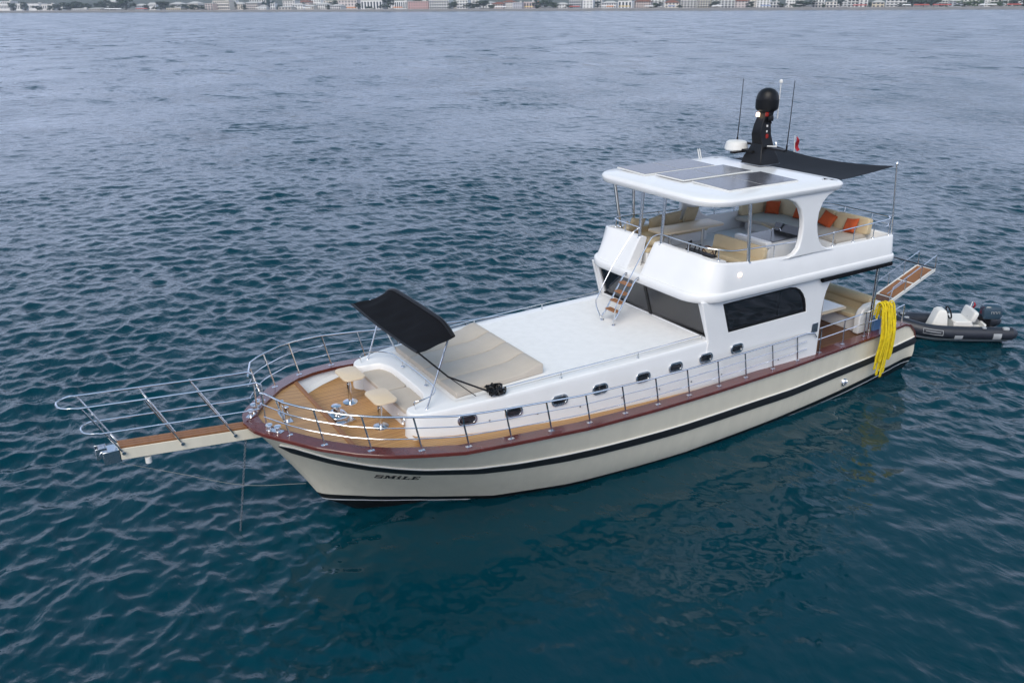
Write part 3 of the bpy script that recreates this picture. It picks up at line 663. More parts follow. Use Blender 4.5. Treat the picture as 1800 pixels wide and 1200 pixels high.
solar(7.0, 9.42, -1.97, -.82, 6.42, R(-1)); solar(6.85, 9.2, -.70, .36, 6.43, R(0)); solar(6.72, 9.05, .50, 1.76, 6.41, R(-1))
# posts
for (a, b) in (((10.03 - .36, -.62, 4.87), (9.62, -.62, 6.18)), ((10.03 - .36, .22, 4.87), (9.62, .22, 6.18)), ((9.15, -2.06, 4.79), (9.5, -1.98, 6.18)), ((8.62, 2.15, 4.72), (8.72, 2.13, 6.18)), ((8.62, -2.15, 4.72), (8.72, -2.13, 6.18))):
    mb = MB(); mb.cyl(a, b, .042, n=12); mb.lathe([(.075, 0), (.07, .012), (.045, .02)], a, 14); mb.build('roof_post', STEEL, FLY)
# navigation lamp on the fly side
mb = MB(); mb.cushion((8.95, 2.235, 4.49), (.10, .06, .09), .5); n_ = mb.build('side_light', LED, FLY)
# low rails on the coaming
def rail(name, pts, posts, r=.017, parent=None, pr=.014, mid=None, midr=.011):
    mb = MB(); mb.tube(pts, r, 8)
    if mid: mb.tube(mid, midr, 6)
    o = mb.build(name, STEEL, parent or YT)
    for a, b in posts:
        m = MB(); m.cyl(a, b, pr, n=8); m.lathe([(.045, 0), (.04, .012), (.02, .02)], a, 12); m.build('stanchion', STEEL, o)
    return o
def coam_pt(x, y): return None
fr = [(8.0, 2.12, 5.02), (8.6, 2.11, 5.04), (9.1, 2.08, 5.06), (9.4, 1.93, 5.10), (9.6, 1.7, 5.12), (9.66, 1.2, 5.13), (9.68, .3, 5.135)]
rail('flybridge_rail', spline([(7.0, 2.12, 4.99)] + fr, 6), [((7.75, 2.14, 4.68), (7.75, 2.12, 5.0)), ((9.4, 1.95, 4.84), (9.4, 1.93, 5.10)), ((9.68, 1.2, 4.88), (9.66, 1.2, 5.13))], parent=FLY)
fr = [(9.68, -.62, 5.135), (9.66, -1.2, 5.13), (9.6, -1.7, 5.12), (9.4, -1.93, 5.10), (9.0, -2.08, 5.06), (8.5, -2.11, 5.04), (7.0, -2.12, 4.99)]
rail('flybridge_rail', spline(fr, 6), [((9.68, -1.2, 4.88), (9.66, -1.2, 5.13)), ((9.4, -1.95, 4.84), (9.4, -1.93, 5.10)), ((7.75, -2.14, 4.68), (7.75, -2.12, 5.0))], parent=FLY)
AR = [(6.3, 2.12, 5.0), (5.5, 2.13, 5.03), (4.5, 2.14, 5.06), (3.5, 2.12, 5.08), (3.2, 1.98, 5.08), (3.12, 1.7, 5.08)]
ar = spline(AR + [(3.1, 0, 5.08)] + [(x, -y, z) for x, y, z in AR[::-1]], 6)
pst = []
for x in (5.6, 4.8, 4.0, 3.35): pst += [((x, 2.13, wtop(x)), (x, 2.13, 5.06)), ((x, -2.13, wtop(x)), (x, -2.13, 5.06))]
for y in (-1.3, -.4, .5, 1.4): pst.append(((3.2, y, 4.63), (3.11, y, 5.08)))
rail('stern_rail', ar, pst, parent=FLY, mid=spline([(x, y * .998, z - .17) for x, y, z in [(3.5, 2.12, 5.05), (3.2, 1.98, 5.05), (3.12, 1.7, 5.05), (3.1, 0, 5.05)]], 5))
# rolled side awning under the fly edge, port side aft
for s in (1,):
    mb = MB(); mb.cyl((5.95, s * 2.24, 3.845), (3.2, s * 2.24, 3.86), .06, n=10); mb.build('rolled_side_curtain', CANVAS, FLY)
# aft posts carrying the flybridge
for s in (1, -1):
    mb = MB(); mb.cyl((3.2, s * 1.9, 1.6), (3.3, s * 1.95, 3.92), .05, n=12); mb.lathe([(.09, 0), (.085, .015), (.05, .03)], (3.2, s * 1.9, 1.6), 14); mb.build('flybridge_post', STEEL, YT)

# ladder from the coachroof to the fly gate
mb = MB()
for y in (-.40, .07): mb.tube(spline([(10.96, y, 2.95), (10.95, y, 3.08), (10.84, y, 3.2), (10.36, y, 3.95), (10.25, y, 4.05)], 4), .022, 8); mb.lathe([(.05, 0), (.045, .015), (.02, .025)], (10.96, y, 2.945), 12); mb.lathe([(.045, 0), (.04, .03)], (10.22, y, 4.04), 12, Matrix.Rotation(R(90), 3, 'Y'))
LAD = mb.build('boarding_ladder', STEEL, YT)
for t in (.06, .34, .62, .90):
    mb = MB(); mb.box((10.84 - .48 * t, -.165, 3.2 + .75 * t), (.17, .42, .035)); mb.build('tread', TREAD, LAD, bevel=.012)
for y in (-.62, .16):
    mb = MB(); mb.tube(spline([(10.98, y + (.18 if y < 0 else -.06), 3.0), (11.0, y, 3.3), (10.93, y, 3.55), (10.5, y, 4.25), (10.0, y * .9, 4.98), (9.85, y * .9, 5.1), (9.68, y, 5.13)], 5), .015, 8); mb.build('handrail', STEEL, LAD)

# ------------------------------------------------------------------ flybridge furniture
mb = MB(); mb.box((8.0, -1.77, 4.30), (3.1, .55, .3)); mb.box((9.2, -1.2, 4.30), (.55, 1.35, .3)); mb.build('settee_base', WHITE, YT, bevel=.03)
for c, d in (((7.0, -1.75, 4.5), (1.2, .58, .12)), ((8.35, -1.75, 4.5), (1.3, .58, .12)), ((9.2, -1.2, 4.5), (.6, 1.4, .12))):
    mb = MB(); mb.cushion(c, d, .2); mb.build('settee_cushion', TAN, YT)
for c, d in (((7.3, -2.04, 4.62), (1.6, .1, .16)), ((8.7, -2.04, 4.62), (1.2, .1, .16)), ((9.5, -1.3, 4.66), (.1, 1.3, .2))):
    mb = MB(); mb.cushion(c, d, .25); mb.build('settee_back', TAN, YT)
mb = MB(); slab(mb, rrect(6.5, 8.75, -1.45, -.75, .12, .12, 5), 4.74, 4.80, .02); tb = mb.build('dining_table', CREAMTOP, YT)
for x in (8.2, 7.0): mb = MB(); mb.cyl((x, -1.1, 4.15), (x, -1.1, 4.74), .05); mb.build('table_leg', STEEL, tb)
# helm seat
mb = MB(); mb.box((8.05, 1.1, 4.32), (.55, 1.55, .34)); mb.build('helm_seat_base', WHITE, YT, bevel=.02)
mb = MB(); mb.cushion((8.12, 1.1, 4.54), (.55, 1.6, .14), .22); mb.build('helm_cushion', TAN, YT)
mb = MB(); mb.cushion((7.80, 1.05, 4.68), (.13, 1.75, .44), .2, Matrix.Rotation(R(-8), 3, 'Y')); mb.build('helm_backrest', TAN, YT)
# helm console tucked under the front coaming
mb = MB(); mb.box((9.2, 1.1, 4.45), (.45, 1.3, .62), Matrix.Rotation(R(-12), 3, 'Y')); hc = mb.build('helm_console', WHITE, YT, bevel=.03)
mb = MB(); mb.tube([(8.92, 1.1 + .2 * math.cos(a), 4.72 + .2 * math.sin(a)) for a in np.linspace(0, 6.28, 24, endpoint=False)], .018, 6, True)
for a in (0.5, 2.6, 4.7): mb.cyl((8.92, 1.1, 4.72), (8.92, 1.1 + .2 * math.cos(a), 4.72 + .2 * math.sin(a)), .012, n=6)
mb.build('steering_wheel', BROWN, hc)
mb = MB()
for y, z in ((.55, 4.86), (.62, 4.9), (.8, 4.84), (.95, 4.86), (1.5, 4.85)): mb.cyl((9.1, y, 4.75), (9.05, y, z + .06), .016, n=8); mb.cushion((9.05, y, z + .06), (.05, .05, .06), .8, nu=10, nv=6)
mb.box((9.15, 1.1, 4.79), (.2, .9, .03)); mb.build('control_levers', BLACK, hc)
# wet bar behind the helm seat
mb = MB(); mb.box((6.6, .98, 4.47), (1.3, 1.1, .66)); wb = mb.build('wet_bar', WHITE, YT, bevel=.03)
mb = MB(); mb.box((6.55, .95, 4.815), (1.15, .9, .02)); mb.build('worktop', GREYPANEL, wb)
mb = MB(); mb.box((7.28, 1.0, 4.80), (.2, 1.12, .16)); mb.build('splash_ledge', WHITE, wb, bevel=.03)
mb = MB(); mb.box((5.98, .95, 4.92), (.012, .85, .22), Matrix.Rotation(R(-14), 3, 'Y')); mb.build('bar_lid', GLASS, wb)
mb = MB(); mb.tube(spline([(6.55, .95, 4.82), (6.55, .95, 4.98), (6.5, 1.0, 5.04), (6.42, 1.08, 5.01), (6.4, 1.1, 4.95)], 4), .013, 8); mb.build('tap', STEEL, wb)
# aft sunbed
SB = [(3.35, -1.95), (4.9, -1.95), (4.78, -1.3), (4.55, -.6), (4.45, .2), (4.5, 1.0), (4.6, 1.45), (3.35, 1.45)]
mb = MB(); slab(mb, rrect(3.3, 4.6, -2.0, 1.5, .1, .3, 6), 4.15, 4.42, .02); mb.build('sunbed_base', WHITE, YT)
mb = MB(); slab(mb, SB, 4.42, 4.54, .04); mb.build('sunbed_cushion', BEIGE, YT)
mb = MB(); mb.box((4.75, -.9, 4.47), (.04, 1.0, .07), Matrix.Rotation(R(-18), 3, 'Z')); mb.build('sunbed_trim', TAN, YT, bevel=.02)
for y0, y1 in ((-2.0, -.75), (-.73, .4), (.42, 1.55)):
    mb = MB(); mb.cushion((3.36, (y0 + y1) / 2, 4.74), (.2, y1 - y0, .46), .22, Matrix.Rotation(R(-10), 3, 'Y')); mb.build('sunbed_back', TAN, YT)
mb = MB(); mb.cushion((4.0, -2.02, 4.7), (1.3, .17, .4), .22); mb.build('sunbed_back', TAN, YT)

def pillow(name, loc, rot, size, m, label, group):
    mb = MB(); n = 14; V = []
    w, h, t = size
    for sgn in (1, -1):
        for i in range(n + 1):
            for j in range(n + 1):
                u, v = i / n * 2 - 1, j / n * 2 - 1
                pin = 1 - .09 * (1 - v * v) * abs(u) ** 1.5, 1 - .09 * (1 - u * u) * abs(v) ** 1.5
                k = ((1 - u ** 4) * (1 - v ** 4)); zt = t / 2 * max(0, k) ** .45 * (1 + .08 * math.sin(5 * u + 3 * v))
                V.append((u * w / 2 * pin[0], v * h / 2 * pin[1], sgn * zt))
    F = []; N = (n + 1) ** 2
    for s_ in (0, 1):
        for i in range(n):
            for j in range(n):
                a = s_ * N + i * (n + 1) + j; F.append((a, a + n + 1, a + n + 2, a + 1))
    mb.add(V, F); o = mb.build(name, m, None, origin=(0, 0, 0), angle=70)
    bm = bmesh.new(); bm.from_mesh(o.data); bmesh.ops.remove_doubles(bm, verts=bm.verts, dist=.003); bmesh.ops.recalc_face_normals(bm, faces=bm.faces); bm.to_mesh(o.data); bm.free(); o.data.shade_smooth()
    o.location = loc; o.rotation_euler = [R(a) for a in rot]
    return tag(o, label, 'pillow', group)
kp = 'khaki pillows on the flybridge settee'
pillow('pillow', (9.32, -1.62, 4.76), (75, 8, 55), (.52, .46, .16), KHAKI, 'khaki pillow in the front corner of the settee, behind the first roof post', kp)
pillow('pillow', (8.72, -1.92, 4.79), (72, -10, 6), (.56, .46, .16), KHAKI, 'khaki pillow tilted on the settee between the two foremost roof posts', kp)
pillow('pillow', (8.05, -1.88, 4.78), (70, 14, -8), (.48, .44, .16), KHAKI, 'khaki pillow on the settee touching the near end of the dining table', kp)
pillow('pillow', (7.42, -1.93, 4.80), (72, 2, 2), (.66, .46, .15), KHAKI, 'wide khaki pillow leaning on the settee back behind the dining table', kp)
pillow('pillow', (6.72, -1.93, 4.84), (74, -6, 4), (.50, .50, .15), KHAKI, 'upright khaki pillow in front of the far white arch leg', kp)
pillow('bolster', (9.15, -.72, 4.66), (15, 5, 20), (.5, .5, .2), KHAKI, 'khaki pillow lying flat on the settee end beside the ladder gate', kp)
og = 'orange pillows on the aft sunbed'
pillow('pillow', (3.66, -1.66, 4.72), (70, 0, 120), (.44, .42, .14), ORANGE, 'orange pillow in the far corner of the sunbed, seen through the roof arch', og)
pillow('pillow', (3.52, -.72, 4.73), (68, 0, 92), (.42, .42, .14), ORANGE, 'orange pillow half hidden by the rear edge of the white arch leg', og)
pillow('pillow', (3.58, .30, 4.73), (58, 18, 100), (.44, .44, .14), ORANGE, 'orange pillow tilted on the sunbed, the middle one aft of the arch leg', og)
pillow('pillow', (3.62, 1.12, 4.73), (60, -10, 84), (.44, .44, .14), ORANGE, 'orange pillow nearest the stern rail at the end of the sunbed', og)

# ------------------------------------------------------------------ mast, radar and aerials
MX, MY = 5.72, -.45
mb = MB(); mb.box((MX, MY, 6.42), (.75, .72, .02)); mb.build('mast_plate', DSTEEL, HARD)
def sec(x, y, z, a, b):
    a *= 1.2; b *= 1.35; return [(x + a, y + b, z), (x - a, y + b, z), (x - a, y - b, z), (x + a, y - b, z)]
mb = MB(); mb.loft([sec(MX, MY, 6.42, .30, .26), sec(MX, MY, 6.60, .27, .235), sec(MX, MY, 6.80, .20, .17), sec(MX - .02, MY, 6.95, .17, .14), sec(MX + .06, MY, 7.2, .17, .12), sec(MX + .05, MY, 7.45, .14, .11), sec(MX - .04, MY, 7.7, .12, .10), sec(MX - .08, MY, 7.84, .12, .10)])
MAST = mb.build('mast', BLACK, HARD, angle=30, bevel=.015)
mb = MB(); mb.lathe([(.16, 7.78), (.25, 7.80), (.292, 7.85), (.30, 7.88), (.305, 8.09), (.292, 8.10), (.286, 8.16), (.25, 8.26), (.18, 8.335), (.08, 8.375), (0, 8.385)], (MX - .05, MY, 0), 28); mb.build('satellite_dome', BLACK, MAST)
mb = MB(); mb.box((MX + .42, MY - .42, 6.70), (.5, .12, .05)); mb.box((MX + .2, MY - .2, 6.74), (.25, .4, .06)); mb.build('radar_bracket', BLACK, MAST)
mb = MB(); mb.lathe([(.05, 6.69), (.29, 6.70), (.315, 6.73), (.305, 6.80), (.275, 6.91), (.23, 6.94), (.1, 6.95), (0, 6.95)], (MX + .2, MY - .72, 0), 28); mb.build('radar_dome', SEATW, MAST)
mb = MB(); mb.box((MX + .05, MY + .45, 6.86), (.12, .85, .05)); mb.box((MX - .05, MY - .5, 6.88), (.1, .9, .05)); mb.build('spreader', BLACK, MAST)
for y, zt in ((MY + .86, 8.62), (MY - .9, 8.55)):
    mb = MB(); mb.tube([(MX, y, 6.86), (MX, y, 7.0)], .024, 8); mb.tube([(MX, y, 7.0), (MX - .02, y, 7.6), (MX - .03, y, zt)], .014, 8, r1=.008); mb.build('whip_aerial', BLACK, MAST)
mb = MB(); mb.cyl((MX - .25, MY + .22, 7.6), (MX - .25, MY + .22, 8.5), .012, n=8); mb.lathe([(.02, 8.5), (.045, 8.51), (.045, 8.56), (.03, 8.59), (0, 8.6)], (MX - .25, MY + .22, 0), 14); mb.build('gps_aerial', SEATW, MAST)
for (dx, dy, dz, m) in ((.19, -.06, 7.70, LED), (.05, -.19, 7.70, REDGLASS), (.08, .15, 7.72, REDGLASS), (.02, .16, 7.15, REDGLASS)):
    mb = MB(); mb.lathe([(.045, -.05), (.05, -.03), (.05, .04), (.03, .06)], (MX + dx, MY + dy, dz), 14); mb.build('mast_light', m, MAST)
mb = MB(); mb.cushion((MX, MY + .22, 7.62), (.14, .12, .16), .6); mb.cyl((MX, MY + .1, 7.55), (MX, MY + .26, 7.5), .02); mb.build('horn', BLACK, MAST)
mb = MB()
for z in (6.95, 7.12, 7.28, 7.42): mb.box((MX + .04, MY + .15, z), (.03, .06, .05))
mb.cyl((MX + .05, MY + .25, 6.9), (MX + .05, MY + .55, 6.93), .02); mb.cyl((MX + .0, MY + .5, 6.9), (MX, MY + .5, 7.0), .02); mb.build('mast_fittings', SEATW, MAST)
for d in (0, .07): mb = MB(); mb.cyl((6.25 + d, -2.15, 6.33), (6.3 + d, -2.2, 6.62), .015, n=8); mb.build('rod_holder', SEATW, HARD)

# ------------------------------------------------------------------ bowsprit platform and pulpit
def bz(x): return 2.64 + .10 * (x - 20.1)
mb = MB(); mb.loft([[(x, -.15, bz(x) - .045), (x, .15, bz(x) - .045), (x, .15, bz(x) - .045 - .235), (x, -.15, bz(x) - .045 - .235)] for x in (19.95, 21, 22.58)]); SPRIT = mb.build('bowsprit', CREAM, YT, bevel=.01)
for y in (-.1, 0, .1):
    mb = MB(); mb.loft([[(x, y - .042, bz(x) - .045), (x, y + .042, bz(x) - .045), (x, y + .042, bz(x)), (x, y - .042, bz(x))] for x in (20.1, 21.3, 22.55)]); mb.build('plank', TREAD, SPRIT, bevel=.006)
mb = MB(); mb.box((22.7, .0, 2.70), (.3, .3, .26)); mb.cyl((22.84, -.12, 2.78), (22.84, .12, 2.78), .07); mb.box((22.86, -.09, 2.80), (.2, .015, .22)); mb.box((22.86, .09, 2.80), (.2, .015, .22)); mb.build('anchor_roller', STEEL, SPRIT, bevel=.01)
mb = MB(); mb.cyl((22.1, .1, 2.40), (22.1, .1, 2.52), .06); mb.build('deck_lamp', SEATW, SPRIT)
PUL = MB()
def U_(y, z0, z1, x0, x1, rad, drop):
    a = [(x0, y, z0 - drop), (x0 + .02, y, z0 - .06), (x0 + .1, y, z0 + .004)]
    s_ = [(x0 + .4, y, z0 + .02), (x1 - rad, y, z1 - .02)]
    bend = [(x1 - rad + rad * math.sin(t), y * math.cos(t), z1) for t in np.linspace(.25, math.pi - .25, 9)]
    b = [(x, -yy, z) for x, yy, z in (s_[::-1])]; c = [(x, -yy, z) for x, yy, z in a[::-1]]
    return a + s_ + bend + b + c
PUL.tube(U_(.31, 3.62, 3.90, 19.87, 23.42, .32, .9), .02, 8); PUL.tube(U_(.30, 3.05, 3.32, 19.87, 23.12, .3, .0)[2:-2], .017, 8)
PUL = PUL.build('pulpit', STEEL, YT)
for bx, tx in ((22.5, 23.06), (21.46, 22.02), (20.47, 21.09)):
    for s in (1, -1):
        b = (bx, s * .165, bz(bx) - .13); t = (tx, s * .31, interp(tx, [19.87, 23.4], [3.64, 3.90]))
        mb = MB(); mb.cyl(b, t, .018, n=8); mb.cyl((bx, s * .14, bz(bx) - .13), (bx, s * .2, bz(bx) - .13), .035, n=10); mb.build('stanchion', STEEL, PUL)

# guard rails port and starboard
SXS = [19.72, 19.13, 18.4, 17.5, 16.55, 15.58, 14.58, 13.56, 12.55, 11.57, 10.56, 9.52, 8.53, 7.5, 6.5]
def rl(x, k, lean=1): 
    h = interp(x, [6, 10, 16, 18, 19.9], [.72, .72, .74, .80, .84]) * k; return h
def gpt(x, s, k):
    d = .16 * k
    xx = min(x, 20.0); y = sh_y(min(xx, 19.85)) - .12; return (x + d, s * max(.42, y + .04 * k), sh_z(xx) + .02 + rl(x, k))
for s in (1, -1):
    xs_ = [6.1 + (19.55 - 6.1) * i / 60 for i in range(61)]
    top = [gpt(x, s, 1) for x in xs_]; top += [(19.9, s * .58, top[-1][2] + .01), (19.95, s * .44, top[-1][2] - .02)]
    top = [(5.85, s * top[0][1] * s, sh_z(6) + .55), (5.95, top[0][1], top[0][2] - .06)] + top
    mb = MB(); mb.tube(spline(top[-8:], 3) if False else top, .021, 8)
    for k in (.36, .68): mb.tube([gpt(x, s, k) for x in xs_] + [(19.9 + .05, s * .5, sh_z(19.8) + .02 + rl(19.8, k))], .011, 6)
    g = mb.build('guard_rail', STEEL, YT)
    for x in SXS:
        a = gpt(x, s, 0); b = gpt(x, s, 1)
        if x > 19.6: a = (19.6, s * .92, sh_z(19.6) + .02); b = (19.78, s * .86, sh_z(19.6) + .84)
        mb = MB(); mb.tube([a, (a[0], a[1], a[2] + .07), b], .019, 8); mb.box((a[0], a[1], a[2] + .006), (.13, .07, .014)); mb.build('stanchion', STEEL, g)
    xs_ = [2.0 + (5.75 - 2.0) * i / 12 for i in range(13)]
    ap = lambda x, h: (x, s * (sh_y(x) - .12), sh_z(x) + .02 + h)
    mb = MB(); mb.tube([ap(2.9, .70), *[ap(x, .72) for x in xs_[4:]]], .018, 8); mb.tube([ap(x, .40) for x in xs_[3:]], .012, 6)
    g = mb.build('aft_guard_rail', STEEL, YT)
    for x in (5.55, 4.5, 3.5): mb = MB(); mb.cyl(ap(x, 0), ap(x + .03, .72), .018, n=8); mb.box(ap(x, .006), (.13, .07, .014)); mb.build('stanchion', STEEL, g)
    mb = MB(); mb.tube(spline([(2.35, s * 1.9, 2.05), (2.2, s * 1.9, 2.2), (1.75, s * 1.85, 2.26), (1.62, s * 1.84, 2.2), (1.6, s * 1.82, 1.72)], 5), .02, 8); mb.build('quarter_rail', STEEL, YT)
    # hand rail on the coachroof edge
    hp = [(15.5, s * 1.86, ctop(15.5)), (15.45, s * 1.86, ctop(15.5) + .1)] + [(x, s * (coach_y(x) - .13), ctop(x) + .13) for x in (15.2, 14, 13, 12, 11, 10)] + [(9.8, s * 2.0, 3.06), (9.78, s * 2.0, 2.94)]
    mb = MB(); mb.tube(hp, .014, 8); h = mb.build('coachroof_handrail', STEEL, YT)
    for x in (13.85, 11.75): mb = MB(); mb.cyl((x, s * (coach_y(x) - .13), ctop(x)), (x, s * (coach_y(x) - .13), ctop(x) + .13), .012, n=8); mb.lathe([(.035, 0), (.02, .015)], (x, s * (coach_y(x) - .13), ctop(x)), 10); mb.build('stanchion', STEEL, h)
# rail behind the bow seat
sp = spline([(17.12, 1.45, 2.76), (17.14, 1.45, 2.93), (17.0, 1.5, 2.97), (16.7, 1.4, 2.97), (16.5, 1.1, 2.97), (16.46, .5, 2.97), (16.46, 0, 2.97), (16.46, -.5, 2.97), (16.5, -1.1, 2.97), (16.7, -1.4, 2.97), (17.0, -1.5, 2.97), (17.14, -1.45, 2.93), (17.12, -1.45, 2.76)], 5)
rail('seat_rail', sp, [((16.46, .6, 2.83), (16.46, .6, 2.97)), ((16.46, -.6, 2.83), (16.46, -.6, 2.97))], r=.014, pr=.012)

# foredeck fittings
for cx, cy in ((17.66, -.78), (17.55, .68)):
    mb = MB(); slab(mb, rrect(cx - .25, cx + .25, cy - .38, cy + .38, .14, .14, 6), 2.84, 2.885, .015); t = mb.build('bow_table', CREAMTOP, YT)
    mb = MB(); mb.cyl((cx + .06, cy + .05, 2.2), (cx + .06, cy + .05, 2.84), .042, n=14); mb.cyl((cx + .06, cy + .05, 2.55), (cx + .06, cy + .05, 2.66), .052, n=14); mb.lathe([(.17, 2.203), (.165, 2.22), (.06, 2.235)], (cx + .06, cy + .05, 0), 24); mb.build('pedestal', STEEL, t)
mb = MB(); mb.box((18.3, .0, 2.23), (.56, .6, .05), Matrix.Rotation(R(12), 3, 'Z')); mb.cushion((18.28, .0, 2.3), (.4, .46, .2), .5); mb.lathe([(.13, 2.36), (.14, 2.39), (.075, 2.42), (.065, 2.50), (.11, 2.54), (.105, 2.57), (0, 2.58)], (18.3, 0, 0), 22); mb.cyl((18.3, -.22, 2.31), (18.3, .2, 2.31), .09); mb.build('anchor_windlass', STEEL, YT, bevel=.01)
mb = MB(); mb.box((19.4, .0, sh_z(19.4) - .01), (.16, .6, .03))
for y in (-.17, .17): mb.cyl((19.4, y, sh_z(19.4)), (19.4, y, sh_z(19.4) + .30), .05, n=16); mb.cyl((19.4, y - .11, sh_z(19.4) + .2), (19.4, y + .11, sh_z(19.4) + .2), .014, n=8)
mb.build('mooring_bitts', STEEL, YT, bevel=.008)
for (x, y, rz, n) in ((20.02, -.25, 50, 1), (19.82, .62, -52, 2), (19.82, -.62, 52, 2)):
    mb = MB(); Rz = Matrix.Rotation(R(rz), 3, 'Z'); z = sh_z(x) + .03
    mb.box((x, y, z), (.16 * n + .1, .13, .02), Rz)
    for i in range(n):
        off = Rz @ Vector(((i - (n - 1) / 2) * .2, 0, 0)); mb.lathe([(.05, 0), (.045, .08), (.075, .1), (.07, .12), (0, .125)], (x + off.x, y + off.y, z), 14)
    mb.build('fairlead', STEEL, YT)

# ------------------------------------------------------------------ aft deck
mb = MB(); mb.box((2.85, 0, 1.79), (.62, 2.9, .42)); mb.build('stern_bench', WHITE, YT, bevel=.03)
mb = MB(); mb.cushion((2.93, 0, 2.06), (.66, 2.8, .13), .2); mb.build('bench_cushion', TAN, YT)
mb = MB(); mb.tube([(2.58, -1.45, 2.42), (2.58, 1.42, 2.42)], .15, 14); mb.cushion((2.55, 0, 2.25), (.22, 2.85, .5), .25); mb.build('bench_backrest', TAN, YT)
for w0, w1 in ((1.42, 1.62), (-1.62, -1.42)): mb = MB(); mb.plate([(2.4, 1.6), (3.3, 1.6), (3.3, 2.1), (3.2, 2.3), (3.0, 2.42), (2.4, 2.45)], [], w0, w1, lambda u, v, w: (u, w, v)); mb.build('bench_end', WHITE, YT, bevel=.04, segs=3)
mb = MB(); slab(mb, rrect(3.4, 4.6, -.6, 1.25, .1, .1, 5), 2.30, 2.36, .02); t = mb.build('aft_table', CREAMTOP, YT)
mb = MB(); mb.box((4.0, .32, 2.368), (1.05, 1.7, .012)); mb.build('table_inlay', WHITE, t)
for y in (-.3, .75): mb = MB(); mb.tube(spline([(4.1, y, 1.58), (4.0, y, 1.9), (3.7, y + .1, 2.3)], 4), .03, 8); mb.build('table_leg', WHITE, t)
mb = MB(); mb.lathe([(.05, 0), (.16, .0), (.16, .05), (.10, .09), (.09, .16), (.15, .2), (.14, .23), (0, .24)], (1.75, 1.55, 1.70), 20); mb.build('stern_capstan', SEATW, YT)
o = MB(); o.box((2.75, 1.72, 1.86), (.3, .22, .46)); tag(o.build('bin', BLUE, None, bevel=.02), 'pale blue bin on the aft deck behind the yellow rope', 'bin')
o = MB(); o.lathe([(.02, .36), (.05, .33), (.09, .28), (.11, .2), (.11, .06), (.09, .0), (0, 0)], (2.55, -.55, 3.05), 14); o.tube([(2.55, -.55, 3.4), (2.55, -.55, 3.9)], .012, 6); tag(o.build('lantern', BLACK, None), 'black lantern hanging over the aft deck bench', 'lantern')
# ------------------------------------------------------------------ sun mattresses on the coachroof
for i, (y0, y1) in enumerate(((-1.56, -.79), (-.78, -.01), (.0, .77), (.78, 1.55))):
    mb = MB(); yc = (y0 + y1) / 2; hw = (y1 - y0) / 2 - .006; rings = []
    prof = [(16.22, .12), (16.0, .12), (15.2, .12), (14.62, .125), (14.45, .15), (14.2, .235), (14.1, .24), (14.05, .22)]
    lo = lambda x: ctop(x) + .012
    rings = []
    for x, h in prof:
        z = lo(x); r = .03
        rings.append([(x, yc - hw, z), (x, yc - hw, z + h - r), (x, yc - hw + r * .4, z + h - r * .35), (x, yc - hw + r, z + h), (x, yc + hw - r, z + h), (x, yc + hw - r * .4, z + h - r * .35), (x, yc + hw, z + h - r), (x, yc + hw, z)])
    mb.loft(rings); m = mb.build('sun_mattress', BEIGE, None, angle=40, bevel=.012)
    tag(m, ['beige sun mattress furthest from the viewer, on the white coachroof', 'beige sun mattress second from the far side of the coachroof', 'beige sun mattress second from the near side of the coachroof', 'beige sun mattress nearest the viewer, beside the black rope coil'][i], 'sun mattress', 'sun mattresses side by side on the coachroof')

# ------------------------------------------------------------------ bow sunshade
SUNS = thing('bow_sunshade', (16.7, 0, 2.8), 'black canvas sunshade on steel poles above the bow seat', 'sunshade')
nU, nV = 60, 18
mb = MB(); top, bot = [], []
for i in range(nU + 1):
    v = -1 + 2 * i / nU; rowt, rowb = [], []
    for j in range(nV + 1):
        t = j / nV
        ya, yf = 1.68, 1.72
        fx_, fz_ = 17.14, 4.13 - .05 * (1 - v * v)
        ax_, az_ = 16.30, 4.46 + .02 * (1 - v * v) - .19 * (max(0, abs(v) - .62) / .38) ** 2
        x = fx_ + (ax_ - fx_) * t; z = fz_ + (az_ - fz_) * t - .06 * math.sin(math.pi * t) * (1 - v * v * .5) + (.016 * math.sin(v * 11 + t * 4) + .012 * math.sin(v * 23 - t * 7 + 1)) * math.sin(math.pi * min(1, max(0, t)))
        y = v * (yf + (ya - yf) * t)
        if t > .999: y *= .985
        rowt.append((x, y, z)); rowb.append((x, y, z - .012))
    top.append(rowt); bot.append(rowb)
mb.loft([a + b[::-1] for a, b in zip(top, bot)]); mb.build('canopy', CANVAS, SUNS, angle=60)
mb = MB(); mb.tube([r[-1] for r in top], .045, 8); mb.tube([r[0] for r in top], .025, 8); mb.build('canopy_hem', BLACK, SUNS)
for s in (1, -1):
    mb = MB(); mb.cyl((16.92, s * 1.56, ctop(16.9) - .02), (16.36, s * 1.58, 4.27), .02, n=10); mb.lathe([(.05, 0), (.03, .03)], (16.92, s * 1.56, ctop(16.9) - .02), 12); mb.build('shade_pole', STEEL, SUNS)
mb = MB(); mb.cyl((16.2, -1.5, ctop(16.2)), (16.75, -1.58, 4.2), .018, n=10); mb.build('shade_strut', STEEL, SUNS)
for e in ((15.9, 1.80), (15.55, 1.84)):
    mb = MB(); mb.tube([(17.1, 1.70, 4.10), (16.5, 1.76, 3.47), (e[0], e[1], ctop(e[0]) + .08)], .011 if e[0] > 15.7 else .02, 6); mb.build('guy_line', BLACK, SUNS)
# black rope coil
mb = MB(); rr = random.Random(4)
pts = []
for i in range(90):
    a = i * .62; ra = .12 + .06 * rr.random(); pts.append((15.45 + .9 * ra * math.cos(a) + .08 * rr.uniform(-1, 1), 1.82 + ra * math.sin(a) + .05 * rr.uniform(-1, 1), ctop(15.4) + .04 + .14 * rr.random()))
mb.tube(spline(pts, 3), .017, 6); tag(mb.build('rope_coil', BLACK, None), 'tangled black rope coil at the near edge of the coachroof by the mattress', 'rope')

